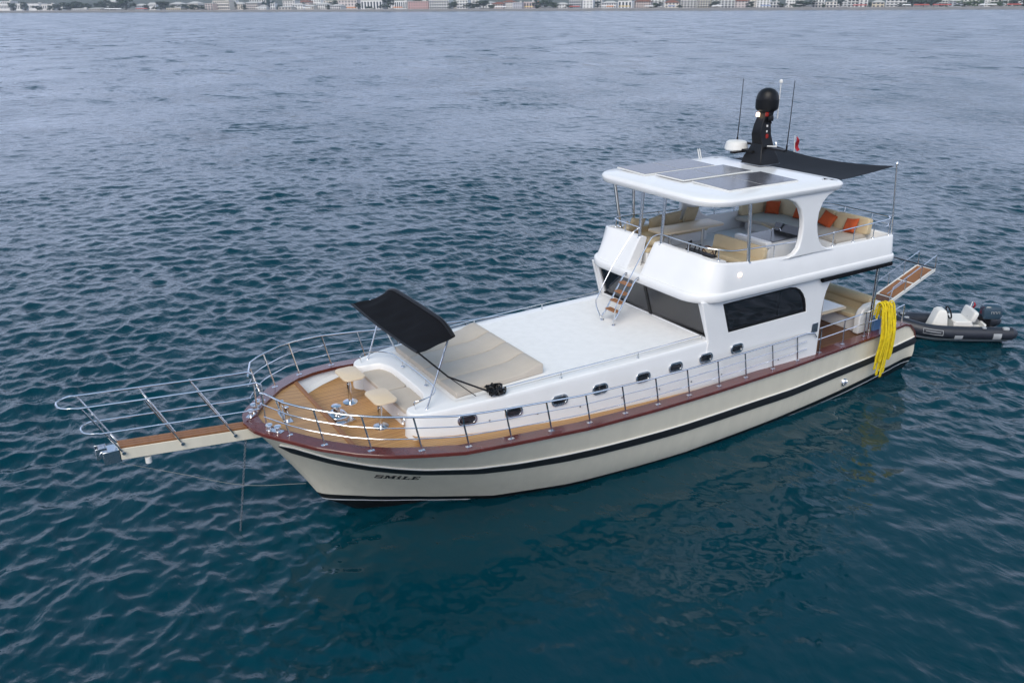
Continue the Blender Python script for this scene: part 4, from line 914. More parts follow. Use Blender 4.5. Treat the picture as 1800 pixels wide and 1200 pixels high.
# ------------------------------------------------------------------ stern sunshade
SS = thing('stern_sunshade', (4.4, 0, 4.64), 'charcoal awning stretched from the hardtop to two stern poles', 'awning')
mb = MB(); top, bot = [], []
for i in range(19):
    v = -1 + 2 * i / 18; r = []
    for j in range(15):
        t = j / 14; w = 2.0 - .18 * math.sin(math.pi * t)
        x = 5.66 - 2.28 * t + .18 * t * (1 - v * v)
        z = 6.33 + .14 * t - .13 * math.sin(math.pi * t) * (1 - .3 * v * v) - .10 * (1 - v * v) * t
        r.append((x, v * w, z))
    top.append(r); bot.append([(x, y, z - .01) for x, y, z in r])
mb.loft([a + b[::-1] for a, b in zip(top, bot)]); mb.build('awning_cloth', GREYCAN, SS, angle=60)
for s in (1, -1):
    mb = MB(); mb.cyl((3.17, s * 2.1, 4.64), (3.36, s * 2.06, 6.53), .024, n=10); mb.lathe([(.03, 0), (.05, .03), (.03, .07), (0, .08)], (3.36, s * 2.06, 6.51), 12); mb.build('awning_pole', STEEL, SS)
def flag(loc, label, tilt):
    o = thing('flag', loc, label, 'flag', 'red and white flags')
    mb = MB(); mb.cyl(loc, (loc[0] + tilt, loc[1], loc[2] + .55), .012, n=8); mb.build('flag_staff', SEATW, o)
    mb = MB(); base = Vector((loc[0] + tilt, loc[1], loc[2] + .52)); rings = []
    for i in range(8):
        t = i / 7; rings.append([base + Vector((-.25 * t - .1, .05 * math.sin(6 * t) - .05 * t, -.42 * t)), base + Vector((-.02 - .25 * t * .4, .05 * math.sin(6 * t + 1), -.42 * t - .02))])
    mb.loft([[a, b, b + Vector((0, .006, 0)), a + Vector((0, .006, 0))] for a, b in rings]); mb.build('flag_cloth', FLAGR, o)
flag((3.05, -1.6, 6.25), 'small red flag on a white staff at the far stern corner above the awning', .05)

# ------------------------------------------------------------------ gangway over the stern
GW = thing('gangway', (.3, 0, 1.6), 'raised teak gangway with steel rails projecting over the stern', 'gangway')
g0, g1 = Vector((1.15, 0, 1.22)), Vector((-2.08, 0, 2.33)); gd = (g1 - g0); gu = Vector((0, 0, 1))
def gp(t, y, h=0): p = g0 + gd * t; return (p.x, y, p.z + h)
mb = MB()
for s in (-.3, .3): mb.loft([[gp(t, s - .025, -.06), gp(t, s + .025, -.06), gp(t, s + .025, .04), gp(t, s - .025, .04)] for t in (0, 1)])
for t in (.02, .4, .7, .985): mb.cyl(gp(t, -.3), gp(t, .3), .025)
mb.build('gangway_frame', SEATW, GW)
for a, b, m in ((.03, .39, BROWN), (.42, .68, TREAD), (.71, .975, TREAD)):
    mb = MB(); mb.loft([[gp(t, -.27, 0), gp(t, .27, 0), gp(t, .27, .03), gp(t, -.27, .03)] for t in (a, b)]); mb.build('gangway_tread', m, GW)
for s in (-.31, .31):
    mb = MB(); mb.tube([gp(.33, s, .1), gp(.36, s, .46), gp(.985, s, .5), gp(1.0, s, .05)], .016, 8); r = mb.build('gangway_rail', STEEL, GW)
    for t in (.55, .78): mb = MB(); mb.cyl(gp(t, s), gp(t, s, .48), .014, n=8); mb.build('stanchion', STEEL, r)
mb = MB(); mb.tube([gp(.42, 0.0, .06), gp(.7, 0.0, .06)], .014, 6); mb.build('gangway_bar', STEEL, GW)
for y in (-.3, .3): mb = MB(); mb.tube([(3.05, y * 2.6 + .5, 4.0), gp(.99, y, .06)], .02, 6); mb.build('gangway_stay', BLACK, GW)

# ------------------------------------------------------------------ yellow rope hank on the guard rail
mb = MB(); rr = random.Random(11)
for i in range(20):
    b_ = i % 2; x = (3.09 if b_ else 2.87) + ((i // 2) / 9 - .5) * .20 + rr.uniform(-.015, .015); L_ = rr.uniform(1.35, 1.65) if not b_ else rr.uniform(1.5, 2.1)
    yo = 2.13 + rr.uniform(-.02, .09); zt = 2.60 + rr.uniform(-.05, .1); sw = rr.uniform(-.05, .05); dx = (x - 3.0) * .35 + rr.uniform(-.05, .05)
    yo2 = yo + .12 + .05 * rr.random()
    pts = [(x, yo - .16, zt - .4), (x + .01, yo - .10, zt - .08), (x, yo - .02, zt), (x - .01, yo + .08, zt - .12), (x + dx * .3 + sw, yo2 + .05, zt - .6), (x + dx * .7 - sw, yo2 + .06, zt - L_ * .7), (x + dx, yo2 + .02, zt - L_), (x + dx + .05, yo2 + .02, zt - L_ - .04), (x + dx + .09, yo2 + .04, zt - L_ + .05), (x + dx * .6 + .06, yo2 + .08, zt - L_ * .5), (x + .05, yo + .1, zt - .1)]
    mb.tube(spline(pts, 4), .018, 6)
pts = [(2.75, 2.2, 1.55 + 0), (3.0, 2.36, 1.75), (3.3, 2.24, 1.7), (3.32, 2.2, 1.66)]
tag(mb.build('yellow_rope', YELLOW, None), 'hank of bright yellow rope hung over the port quarter rail', 'rope')

# ------------------------------------------------------------------ anchor chain and lines off the bow
mb = MB(); n = 46
for i in range(n):
    t = i / (n - 1); p = Vector((20.24, 0, 2.36)).lerp(Vector((20.52, -.45, -.05)), t); a = i * math.pi / 2
    u = Vector((math.cos(a), math.sin(a), 0)); lk = [p + u * .016 * math.cos(b) + Vector((0, 0, .042 * math.sin(b))) for b in np.linspace(0, 6.28, 10, endpoint=False)]
    mb.tube(lk, .006, 5, True)
tag(mb.build('anchor_chain', DSTEEL, None), 'grey anchor chain hanging from under the bow into the sea', 'chain')
mb = MB(); mb.tube(spline([(22.55, .02, 2.48), (21.6, .01, 1.95), (20.4, 0, 1.3), (19.12, 0, .93)], 8), .0045, 6); tag(mb.build('bobstay_line', BRIDLE, None), 'thin pale line from the bowsprit tip sagging back to the stem', 'line')

# ------------------------------------------------------------------ the inflatable tender
def tender():
    root = thing('inflatable_tender', (0, 0, 0), 'small dark grey inflatable boat with outboard motor floating behind the yacht', 'boat')
    Lh, w, r = 1.85, .62, .215
    path = [(-Lh, w, .30), (-1.2, w, .30), (-.3, w, .31), (.5, w * .97, .34), (1.0, w * .82, .40), (1.4, w * .52, .47), (1.6, .2, .5)]
    full = path + [(1.63, 0, .51)] + [(x, -y, z) for x, y, z in path[::-1]]
    mb = MB(); mb.tube(spline(full, 5), r, 14)
    for s in (1, -1): mb.lathe([(r, 0), (r * .7, .13), (.05, .2), (0, .2)], (-Lh, s * w, .30), 14, Matrix.Rotation(R(-90), 3, 'Y'))
    mb.build('tube', PVC, root, origin=(0, 0, 0), angle=60)
    mb = MB(); rings = []
    for x, y, z in ((-1.75, w + .12, .12), (-.3, w + .12, .12), (.5, w + .1, .14), (1.1, .5, .2), (1.5, .1, .34)): rings.append([(x, y, z), (x, y * .8, z - .12), (x, 0, -.18 + max(0, x) * .22), (x, -y * .8, z - .12), (x, -y, z), (x, 0, z + .01)])
    mb.loft(rings); mb.build('rigid_hull', GREY, root, origin=(0, 0, 0))
    mb = MB(); mb.box((-.0, 0, .2), (2.2, .95, .04)); mb.build('floor', GREY, root, origin=(0, 0, 0))
    def at(dx, fn):
        n0 = len(bpy.data.objects); mb = MB(); fn(mb); mb.v = [(x + dx, y, z) for x, y, z in mb.v]; return mb
    con = lambda m: m.loft([[(.15, -.3, .2), (.15, .3, .2), (.75, .25, .2), (.75, -.25, .2)], [(.22, -.27, .82), (.22, .27, .82), (.52, .22, .88), (.52, -.22, .88)], [(.26, -.2, .93), (.26, .2, .93), (.44, .17, .95), (.44, -.17, .95)]])
    at(-.15, con).build('console', SEATW, root, bevel=.04, origin=(0, 0, 0), segs=3)
    def whl(m): m.tube([(.10 + .06 * math.sin(a), .22 * math.cos(a), .80 + .2 * math.sin(a)) for a in np.linspace(0, 6.28, 20, endpoint=False)], .025, 6, True); m.cyl((.1, 0, .8), (.3, 0, .75), .03)
    at(-.15, whl).build('steering_wheel', BLACK, root, origin=(0, 0, 0))
    def st(m): m.box((-.62, 0, .37), (.6, .85, .34)); m.cushion((-.62, 0, .57), (.62, .86, .12), .25)
    at(.22, st).build('seat', SEATW, root, bevel=.03, origin=(0, 0, 0))
    at(.32, lambda m: m.cushion((-1.05, 0, .76), (.18, .86, .38), .3, Matrix.Rotation(R(-18), 3, 'Y'))).build('seat_back', SEATW, root, origin=(0, 0, 0))
    def trn(m): m.box((-1.62, 0, .35), (.08, .95, .4)); m.box((-1.4, .25, .3), (.4, .4, .2))
    at(.55, trn).build('transom', SEATW, root, bevel=.02, origin=(0, 0, 0))
    def mot(m): m.loft([[(-1.95 + a * .26, b * .17, .62) for a, b in ((1, 1), (.2, 1.15), (-1, 1), (-1.1, 0), (-1, -1), (.2, -1.15), (1, -1), (1.1, 0))]] + [[(-1.97 + a * sx_, b * sy_, z) for a, b in ((1, 1), (.2, 1.15), (-1, 1), (-1.1, 0), (-1, -1), (.2, -1.15), (1, -1), (1.1, 0))] for z, sx_, sy_ in ((.75, .29, .19), (.94, .29, .19), (1.06, .25, .165), (1.10, .16, .1))])
    mo = at(.58, mot).build('outboard_motor', MOTOR, root, bevel=.03, origin=(0, 0, 0))
    def lg(m): m.box((-1.9, 0, .3), (.16, .14, .66)); m.box((-1.7, 0, .62), (.2, .3, .1)); m.cyl((-1.6, 0, .66), (-1.2, .1, .7), .025)
    at(.58, lg).build('motor_leg', BLACK, mo, origin=(0, 0, 0))
    def mk(m):
        for x in (-2.12, -2.02, -1.92): m.tube([(x - .03, .222, .83), (x - .03, .222, .90), (x + .03, .222, .90), (x + .03, .222, .83)], .008, 5)
    at(.58, mk).build('motor_marking', GREY, mo, origin=(0, 0, 0))
    for x, h, n_ in ((-.15, .26, 3), (-1.35, .26, 4)):
        rings = []
        for k in range(6):
            a = R(-40 + 95 * k / 5); rings.append([(x - h / 2, w + (r + .012) * math.cos(a), .30 + (r + .012) * math.sin(a)), (x + h / 2, w + (r + .012) * math.cos(a), .30 + (r + .012) * math.sin(a))])
        mb = MB(); mb.loft(rings[:n_], closed=False, cap=False); mb.build('tube_patch', GREY, root, origin=(0, 0, 0))
    for c, d in (((-1.62, w + .1, .50), (.2, .16, .1)), ((-.95, w + .08, .52), (.12, .14, .06)), ((1.35, -.2, .68), (.16, .1, .06)), ((1.35, .2, .68), (.16, .1, .06))):
        mb = MB(); mb.cushion(c, d, .5); mb.build('grab_handle', GREY, root, origin=(0, 0, 0))
    # builder's plate outline near the bow: two pale lines round a dark panel
    mb = MB()
    def tp(x, a): return (x, w * interp(x, [.3, .5, 1.0], [.98, .97, .82]) + (r + .008) * math.cos(R(a)), interp(x, [.3, .5, 1.0], [.33, .34, .40]) + (r + .008) * math.sin(R(a)))
    for pts in ([tp(.35, 28), tp(.6, 28), tp(.95, 28)], [tp(.35, -14), tp(.6, -14), tp(.95, -14)], [tp(.35, 28), tp(.35, 7), tp(.35, -14)], [tp(.95, 28), tp(.95, 7), tp(.95, -14)]): mb.tube(pts, .009, 5)
    mb.tube([tp(.42, 8), tp(.65, 8), tp(.88, 8)], .012, 5); mb.build('name_plate', GREY, root, origin=(0, 0, 0))
    return root
TD = tender(); TD.location = (-2.74, .62, .02); TD.rotation_euler = (0, R(1), math.atan2(-.60, .80))
flag((-3.25, .98, .62), 'small red flag on a slanting white staff beside the tender outboard', -.22)

# ------------------------------------------------------------------ the far shore
SHL, SHR = np.array([-42.6, -1680.9]), np.array([-998.2, -557.0])
sdir = (SHR - SHL) / np.linalg.norm(SHR - SHL); snrm = np.array([sdir[1], -sdir[0]])
if np.dot(snrm, SHL - CAM[:2]) < 0: snrm = -snrm
def on_shore(px, d):           # ground point d metres behind the waterline, along the bearing of a photo column
    v = fw + rt * (px - 900) / FPX + up * (580 / FPX); v = v[:2] / np.linalg.norm(v[:2])
    t = np.dot(SHL + snrm * d - CAM[:2], snrm) / np.dot(v, snrm)
    return CAM[:2] + v * t, t
def z_at(px, py, dist):        # height seen at photo row py on the bearing of px at that distance
    v = fw + rt * (px - 900) / FPX + up * ((600 - py) / FPX)
    return CAM[2] + dist * v[2] / np.linalg.norm(v[:2])
def rise(d): return float(np.interp(d, [-30, 0, 14, 24, 120, 320, 700, 1200, 1800, 2200], [-3, .0, 1.1, 2.0, 3.0, 5, 22, 62, 95, 112]))
def sh_xy(s, d): p = SHL + sdir * s + snrm * d; return p
LAND = mat('shore_earth', (.17, .155, .135), .9, var=.4, vscale=.05)
BEACH = mat('beach_shingle', (.24, .225, .215), .9, var=.3, vscale=.12)
HILLM = mat('hill_scrub', (.045, .06, .045), .95, var=.7, vscale=.012, vcol=(.10, .10, .085))
mb = MB(); ss = np.linspace(-900, 2600, 90)
def jit(s, d): return 3 * math.sin(s * .021) + 2 * math.sin(s * .053 + 1) if d < 30 else 0
for (ds, m, nm) in (((-30, 0, 8, 16, 24), BEACH, 'beach'), ((24, 60, 120, 220, 320), LAND, 'town_ground')):
    mb = MB(); mb.loft([[(*sh_xy(s, d + jit(s, d)), rise(d)) for d in ds] for s in ss], closed=False, cap=False); struct(mb.build(nm, m, None, origin=(0, 0, 0)))
mb = MB(); dd = np.concatenate([np.linspace(320, 1200, 24), np.linspace(1300, 2200, 12)])
hr = np.random.default_rng(9); hk = [(hr.uniform(.0015, .012), hr.uniform(-.004, .004), hr.uniform(0, 6.28)) for _ in range(14)]
def hill(s, d):
    z = rise(d); f = min(1, max(0, (d - 320) / 500)); n = sum(math.sin(s * a + d * b * 2 + c) * .004 / (a + .002) for a, b, c in hk)
    return z + f * n * 6 * (.4 + d / 1500)
mb.loft([[(*sh_xy(s, d), hill(s, d)) for d in dd] for s in np.linspace(-1100, 2800, 150)], closed=False, cap=False)
struct(mb.build('hills', HILLM, None, origin=(0, 0, 0), angle=180))

SEAWALL = mat('seawall_stone', (.30, .29, .29), .9, var=.35, vscale=.3)
mb = MB(); mb.loft([[(*sh_xy(s, 23.5), .9), (*sh_xy(s, 23.5), 3.0), (*sh_xy(s, 24.2), 3.0), (*sh_xy(s, 24.2), .9)] for s in np.linspace(-700, 2400, 60)])
w = mb.build('promenade_wall', SEAWALL, None); tag(w, 'long low grey promenade wall running along the far beach', 'wall')

FWALL = {}
def fmat(c):
    k = tuple(round(x, 2) for x in c)
    if k not in FWALL: FWALL[k] = mat('render_wall', c, .85, var=.12, vscale=.25)
    return FWALL[k]
TILE = mat('clay_roof_tiles', (.27, .10, .06), .85, var=.4, vscale=.5)
PALE = mat('pale_roof', (.55, .54, .52), .7, var=.2, vscale=.4)
WIN = mat('dark_window', (.035, .045, .06), .2)
SHADE = mat('balcony_slab', (.62, .61, .59), .8)
box_cache = {}
def unit_box(nm, m):
    if nm not in box_cache:
        mb = MB(); mb.box((0, 0, 0), (1, 1, 1)); o = mb.build(nm, m, None, origin=(0, 0, 0), smooth=False); me = o.data; bpy.data.objects.remove(o); box_cache[nm] = me
    return box_cache[nm]
def building(px0, px1, ytop, d, col, kind, floors, label, roofcol=None, cat='building'):
    (a, ta), (b, tb) = on_shore(px0, d), on_shore(px1, d); c = (a + b) / 2; t = (ta + tb) / 2
    zt = z_at((px0 + px1) / 2, ytop, t); zb = rise(d); h = max(3.2, zt - zb); wd = np.linalg.norm(b - a) * .98; dep = max(8, min(16, wd * .7))
    ux = (b - a) / np.linalg.norm(b - a); view = (c - CAM[:2]) / t; nx_ = np.array([ux[1], -ux[0]])
    if np.dot(nx_, view) < 0: nx_ = -nx_
    ang = math.atan2(ux[1], ux[0])
    root = thing('house' if floors < 3 else 'apartment_building', (c[0], c[1], zb), label, cat)
    ang += random.uniform(-.16, .16); root.rotation_euler = (0, 0, ang); sgn = 1 if np.dot(nx_, np.array([-math.sin(ang), math.cos(ang)])) > 0 else -1
    def kid(mb, nm, m, p=None): o = mb.build(nm, m, None, origin=(0, 0, 0), smooth=False); o.parent = p or root; return o
    hip = kind in ('hip', 'gable'); hw = h * (.74 if hip and floors < 3 else .82 if hip else 1)
    mb = MB(); mb.box((0, sgn * dep / 2, hw / 2 - .5), (wd, dep, hw + 1)); kid(mb, 'wall', fmat(col))
    rm = {'tile': TILE, None: PALE}.get(roofcol, PALE); mb = MB()
    y0, y1 = -.8 if sgn > 0 else -dep - .8, dep + .8 if sgn > 0 else .8
    if hip:
        e = .8; r0 = [(-wd / 2 - e, y0, hw), (wd / 2 + e, y0, hw), (wd / 2 + e, y1, hw), (-wd / 2 - e, y1, hw)]; ins = min(wd * .3, dep * .42) if kind == 'hip' else .1; ym = (y0 + y1) / 2
        r1 = [(-wd / 2 + ins, ym - .2, h), (wd / 2 - ins, ym - .2, h), (wd / 2 - ins, ym + .2, h), (-wd / 2 + ins, ym + .2, h)]
        mb.loft([[(x, y, z - .35) for x, y, z in r0], r0, r1]); kid(mb, 'roof', rm)
    else:
        mb.box((0, sgn * dep / 2, hw + .25), (wd + .5, dep + .5, .5)); mb.box((wd * .22, sgn * dep * .55, hw + 1.2), (wd * .18, 3, 1.8)); kid(mb, 'roof', PALE)
    if floors:
        fh = hw / floors; ncol = max(2, min(8, int(wd / random.uniform(2.8, 4.6)))); wf, hf = random.uniform(.34, .62), random.uniform(.38, .62)
        me = unit_box('window', WIN); mf = unit_box('balcony', SHADE)
        tall = kind == 'colonnade'
        if tall:
            for k in range(ncol): o = bpy.data.objects.new('window', me); COL.objects.link(o); o.parent = root; o.location = ((k + .5 - ncol / 2) * wd / ncol, -sgn * .03, hw * .48); o.scale = (wd / ncol * .5, .3, hw * .72)
        else:
            for f in range(floors):
                for k in range(ncol):
                    o = bpy.data.objects.new('window', me); COL.objects.link(o); o.parent = root
                    o.location = ((k + .5 - ncol / 2) * wd / ncol, -sgn * .03, (f + .55) * fh); o.scale = (wd / ncol * wf, .3, fh * hf)
                if kind == 'balcony' and f and wf > .42:
                    o = bpy.data.objects.new('balcony', mf); COL.objects.link(o); o.parent = root; o.location = (0, -sgn * .6, f * fh + .1); o.scale = (wd * .96, 1.3, .9)
    return root
W1, W2, W3, PK, GR, YE = (.80, .79, .77), (.70, .68, .66), (.74, .68, .60), (.56, .36, .34), (.44, .46, .50), (.64, .56, .42)
BL = [
 (-4, 19, 7, 60, W1, 'flat', 1, 'long low white building at the far left end of the shore'),
 (29, 42, 7, 60, W1, 'flat', 1, 'short low white building second from the left end of the shore'),
 (49, 72, 7, 60, W1, 'flat', 1, 'low white building between two dark trees near the left end'),
 (72, 95, 8, 62, W2, 'flat', 1, 'low off-white building adjoining a tree row near the left end'),
 (105, 111, 5, 90, W1, 'hip', 2, 'tiny white house behind the dark trees on the left'),
 (128, 152, 16, 34, W1, 'flat', 1, 'row of pale beach cabins at the foot of the left trees'),
 (154, 180, 14, 38, W3, 'hip', 1, 'low cream beach restaurant with a pale roof left of the big tree clump'),
 (238, 254, 7, 60, GR, 'hip', 2, 'grey house with a pale roof just right of the big dark tree clump'),
 (262, 275, 5, 62, W1, 'gable', 2, 'white gabled house between the big tree clump and a round tree'),
 (293, 318, 15, 34, YE, 'flat', 1, 'long low cream kiosk under the round tree on the left half'),
 (300, 320, 4, 100, W2, 'hip', 2, 'pale house standing back above the cream kiosk'),
 (361, 376, 7, 45, (.66, .52, .46), 'balcony', 3, 'pinkish white block with balconies, left part of a joined pair'),
 (376, 404, 2, 55, W3, 'balcony', 3, 'cream apartment block with balconies, right part of a joined pair'),
 (411, 428, 4, 75, W3, 'hip', 2, 'cream house with a pale hipped roof right of the cream apartment pair'),
 (430, 455, 3, 60, (.55, .50, .46), 'hip', 3, 'brownish grey house with a big hipped roof left of the blue spruce'),
 (455, 468, 10, 45, W1, 'hip', 1, 'small white shed house below the brownish grey house'),
 (476, 484, 7, 40, W1, 'flat', 2, 'narrow white cube house beside the blue spruce'),
 (498, 520, 2, 110, W2, 'balcony', 3, 'pale block standing back left of centre with rows of balconies'),
 (490, 512, 11, 40, W3, 'hip', 1, 'low cream house with a wide roof left of the parasol cafe'),
 (514, 534, 6, 60, W1, 'hip', 2, 'white two storey house with a hipped roof left of the tented cafe'),
 (536, 552, 9, 42, W3, 'gable', 1, 'low cream cafe with a pale gable roof on the promenade'),
 (556, 576, 5, 55, W1, 'hip', 2, 'white villa with a spreading pale roof right of the gabled cafe'),
 (580, 600, 8, 44, W2, 'hip', 2, 'off-white guest house left of the orange awning'),
 (596, 628, 1, 75, (.68, .60, .57), 'balcony', 3, 'wide pinkish white hotel standing behind the orange awning'),
 (634, 673, 1, 50, W1, 'colonnade', 3, 'white hotel with a row of tall dark openings left of a tall dark tree'),
 (693, 717, 2, 55, W1, 'colonnade', 3, 'white hotel with tall dark openings adjoining the pink building'),
 (718, 753, 3, 55, PK, 'balcony', 3, 'pink apartment building, the only pink facade near the middle'),
 (754, 790, -3, 48, W1, 'balcony', 4, 'large white grid fronted hotel right of the pink building'),
 (803, 823, 1, 50, W1, 'balcony', 3, 'white block with horizontal balcony bands between two trees right of the grid hotel'),
 (824, 842, -2, 120, W2, 'flat', 4, 'pale block rising behind the dark trees right of the banded block'),
 (866, 884, 4, 60, (.58, .48, .44), 'hip', 2, 'dusty pink house with red tiled roof right of the dark trees', 'tile'),
 (884, 902, 1, 80, W2, 'hip', 3, 'pale three storey house with tiled roof right of the dusty pink house', 'tile'),
 (902, 918, 5, 50, (.5, .5, .54), 'balcony', 2, 'blue grey house with balconies left of the pinkish cafe'),
 (920, 940, 4, 55, (.62, .50, .48), 'colonnade', 2, 'pinkish house with tall openings left of the central tree group'),
 (978, 997, 5, 55, W1, 'hip', 2, 'white house with a grey hipped roof right of the central tree group'),
 (1000, 1024, -2, 60, (.52, .54, .60), 'balcony', 4, 'blue grey apartment block left of the tall white tower house'),
 (1024, 1042, -3, 50, W1, 'balcony', 4, 'narrow tall white block joined to the blue grey block'),
 (1057, 1083, 2, 55, W1, 'hip', 2, 'white house with a peaked pale roof left of the black and white striped front'),
 (1085, 1111, 2, 46, W1, 'colonnade', 3, 'white building with bold dark vertical openings like black and white stripes'),
 (1114, 1143, 0, 55, (.60, .50, .46), 'hip', 3, 'pinkish hotel with a red tiled roof right of the striped building', 'tile'),
 (1168, 1193, 1, 60, W3, 'hip', 2, 'cream house with a red tiled roof between two dark trees right of the mast', 'tile'),
 (1195, 1224, -2, 70, W2, 'balcony', 4, 'pale grey apartment block left of the cream tower block'),
 (1225, 1248, -6, 60, YE, 'balcony', 5, 'tall cream tower block, cut off by the top of the picture'),
 (1266, 1291, -2, 50, W1, 'balcony', 4, 'white grid fronted block left of the red roofed house'),
 (1290, 1314, -1, 55, (.62, .55, .53), 'hip', 3, 'pale pink house with a red tiled roof beside the white grid block', 'tile'),
 (1328, 1352, -5, 50, W1, 'balcony', 5, 'tall white apartment block right of the pale pink house'),
 (1352, 1369, 4, 45, W2, 'balcony', 2, 'low off-white block stepped down from the tall white apartment block'),
 (1380, 1396, -3, 60, W1, 'balcony', 4, 'white block left of the biggest round tree on the right'),
 (1426, 1448, 0, 55, W1, 'balcony', 3, 'white banded block right of the biggest round tree'),
 (1450, 1470, 4, 42, W3, 'balcony', 2, 'cream beach house with a long balcony left of the blue green poplar'),
 (1488, 1508, -5, 70, W1, 'balcony', 4, 'tall white block right of the blue green poplar'),
 (1508, 1524, -4, 60, W2, 'balcony', 4, 'off-white block with narrow balconies joined to the tall white block on the right'),
 (1531, 1553, 1, 48, YE, 'hip', 2, 'cream hotel with a flat pale roof left of the white framed block'),
 (1555, 1592, -5, 60, W1, 'balcony', 4, 'wide white framed block left of the right hand woods'),
 (1648, 1664, -2, 70, W2, 'balcony', 4, 'pale block peeping out between two woods on the right'),
 (1665, 1688, 0, 90, GR, 'hip', 3, 'grey house with pale roof left of the light green trees'),
 (1728, 1738, -3, 80, (.7, .69, .68), 'flat', 4, 'narrow white block between the light green trees'),
 (1764, 1774, -4, 70, W1, 'flat', 4, 'narrow white block left of the last dark trees on the right'),
]
BL += [
 (0, 22, 3, 170, W2, 'flat', 2, 'faint pale house set back above the long low building at the left end'), (190, 206, -1, 190, W2, 'hip', 2, 'faint pale house on rising ground behind the big dark clump'),
 (330, 350, 3, 150, W3, 'hip', 2, 'pale house set back above the dark trees right of the cream kiosk'), (404, 416, 1, 140, W1, 'balcony', 3, 'white block set back between the cream apartment pair and the cream hipped house'),
 (440, 470, -1, 150, W2, 'balcony', 3, 'pale block set back behind the brownish grey house'), (522, 545, 1, 140, (.6, .5, .46), 'hip', 3, 'pinkish tiled house set back behind the gabled cafe', 'tile'),
 (548, 566, 0, 150, W1, 'balcony', 3, 'white block set back behind the white villa'), (570, 596, 2, 130, W3, 'balcony', 3, 'cream block set back behind the guest house'),
 (673, 694, 4, 130, W2, 'hip', 3, 'pale house glimpsed behind the tall tree between the tall windowed hotels'), (788, 806, 3, 130, W3, 'balcony', 3, 'cream block glimpsed right of the large grid hotel'),
 (842, 868, 3, 150, W1, 'hip', 3, 'white house set back above the big dark tree left of the dusty pink house'), (936, 950, 2, 150, (.62, .52, .48), 'hip', 3, 'pink tinged tiled house behind the left tree of the central group', 'tile'),
 (1042, 1058, 1, 120, W2, 'balcony', 4, 'pale block behind the bluish tree right of the narrow tall block'), (1143, 1168, -1, 140, W1, 'balcony', 4, 'white block set back behind the dark tree right of the pinkish hotel'),
 (1248, 1268, 0, 140, W2, 'balcony', 4, 'pale block set back behind the tree right of the tall cream tower'), (1312, 1330, -1, 140, W3, 'balcony', 4, 'cream block set back right of the pale pink house'),
 (1396, 1412, -3, 140, W2, 'balcony', 4, 'pale block glimpsed behind the biggest round tree'), (1468, 1488, -1, 130, W1, 'balcony', 4, 'white block set back behind the blue green poplar'),
 (1690, 1720, -4, 150, W2, 'balcony', 4, 'pale block set back behind the light green trees'), (1738, 1764, -4, 140, W3, 'balcony', 4, 'cream block set back between the two narrow white blocks'), (1776, 1806, -3, 150, W1, 'balcony', 4, 'white block set back behind the last dark trees'),
]
for b in BL: building(*b[:8], roofcol=b[8] if len(b) > 8 else None)

# trees of the shore: trunk and leafy crown, a few shapes shared between copies
def leafmat(n, c1, c2):
    return mat(n, c1, .8, var=.6, vscale=.35, vcol=c2)
LEAF = {'dark green': leafmat('dark_foliage', (.022, .045, .026), (.045, .075, .035)), 'mid green': leafmat('mid_foliage', (.035, .065, .03), (.07, .10, .045)), 'light green': leafmat('light_foliage', (.065, .11, .035), (.10, .15, .055)), 'blue green': leafmat('blue_foliage', (.03, .065, .065), (.05, .09, .085))}
BARK = mat('bark', (.09, .07, .055), .9)
def crown_mesh(seed, tall):
    g = np.random.default_rng(seed); mb = MB(); cl = []
    for i in range(16):
        a = g.uniform(0, 6.28); r = g.uniform(.0, .42); z = g.uniform(.12, .92); sq = math.sqrt(max(.05, 1 - ((z - .5) / .58) ** 2))
        cl.append((r * sq * math.cos(a) * 1.15, r * sq * math.sin(a) * 1.15, z, g.uniform(.11, .21)))
    for (x, y, z, r) in cl:
        for k in range(46):
            d = g.normal(size=3); d /= np.linalg.norm(d); p = np.array([x, y, z]) + d * np.array([r, r, r * .8]) * g.uniform(.55, 1.05)
            u = g.normal(size=3); u /= np.linalg.norm(u); v = np.cross(u, d); v /= np.linalg.norm(v) + 1e-9; s_ = g.uniform(.03, .06)
            mb.add([p + u * s_, p + v * s_, p - u * s_, p - v * s_], [(0, 1, 2, 3)])
    return mb
CROWN = {}
def crown_data(seed, shade):
    if (seed, shade) not in CROWN:
        o = crown_mesh(seed, 0).build('crown', LEAF[shade], None, origin=(0, 0, 0), smooth=False); CROWN[(seed, shade)] = o.data; bpy.data.objects.remove(o)
    return CROWN[(seed, shade)]
mb = MB(); mb.tube([(0, 0, -.1), (.01, 0, .3), (0, .01, .62)], .045, 7, r1=.02)
for a in (0.3, 2.3, 4.4): mb.tube([(0, 0, .3), (.12 * math.cos(a), .12 * math.sin(a), .45), (.22 * math.cos(a), .22 * math.sin(a), .6)], .02, 5, r1=.008)
o = mb.build('trunk', BARK, None, origin=(0, 0, 0)); TRUNK = o.data; bpy.data.objects.remove(o)
tree_n = 0
def tree(px, wpx, ytop, d, shade, label, group=None):
    global tree_n; tree_n += 1
    p, t = on_shore(px, d); zb = rise(d); h = max(4, z_at(px, ytop, t) - zb); w = wpx * t / FPX * 1.2
    r = thing('tree', (p[0], p[1], zb), label, 'tree', group or 'trees on the far shore'); r.rotation_euler = (0, 0, tree_n * 1.3)
    for nm, me in (('trunk', TRUNK), ('crown', crown_data(tree_n % 5, shade))):
        o = bpy.data.objects.new(nm, me); COL.objects.link(o); o.parent = r; o.scale = (w if nm == 'crown' else h, w if nm == 'crown' else h, h)
DG, MG, LG, BG = 'dark green', 'mid green', 'light green', 'blue green'
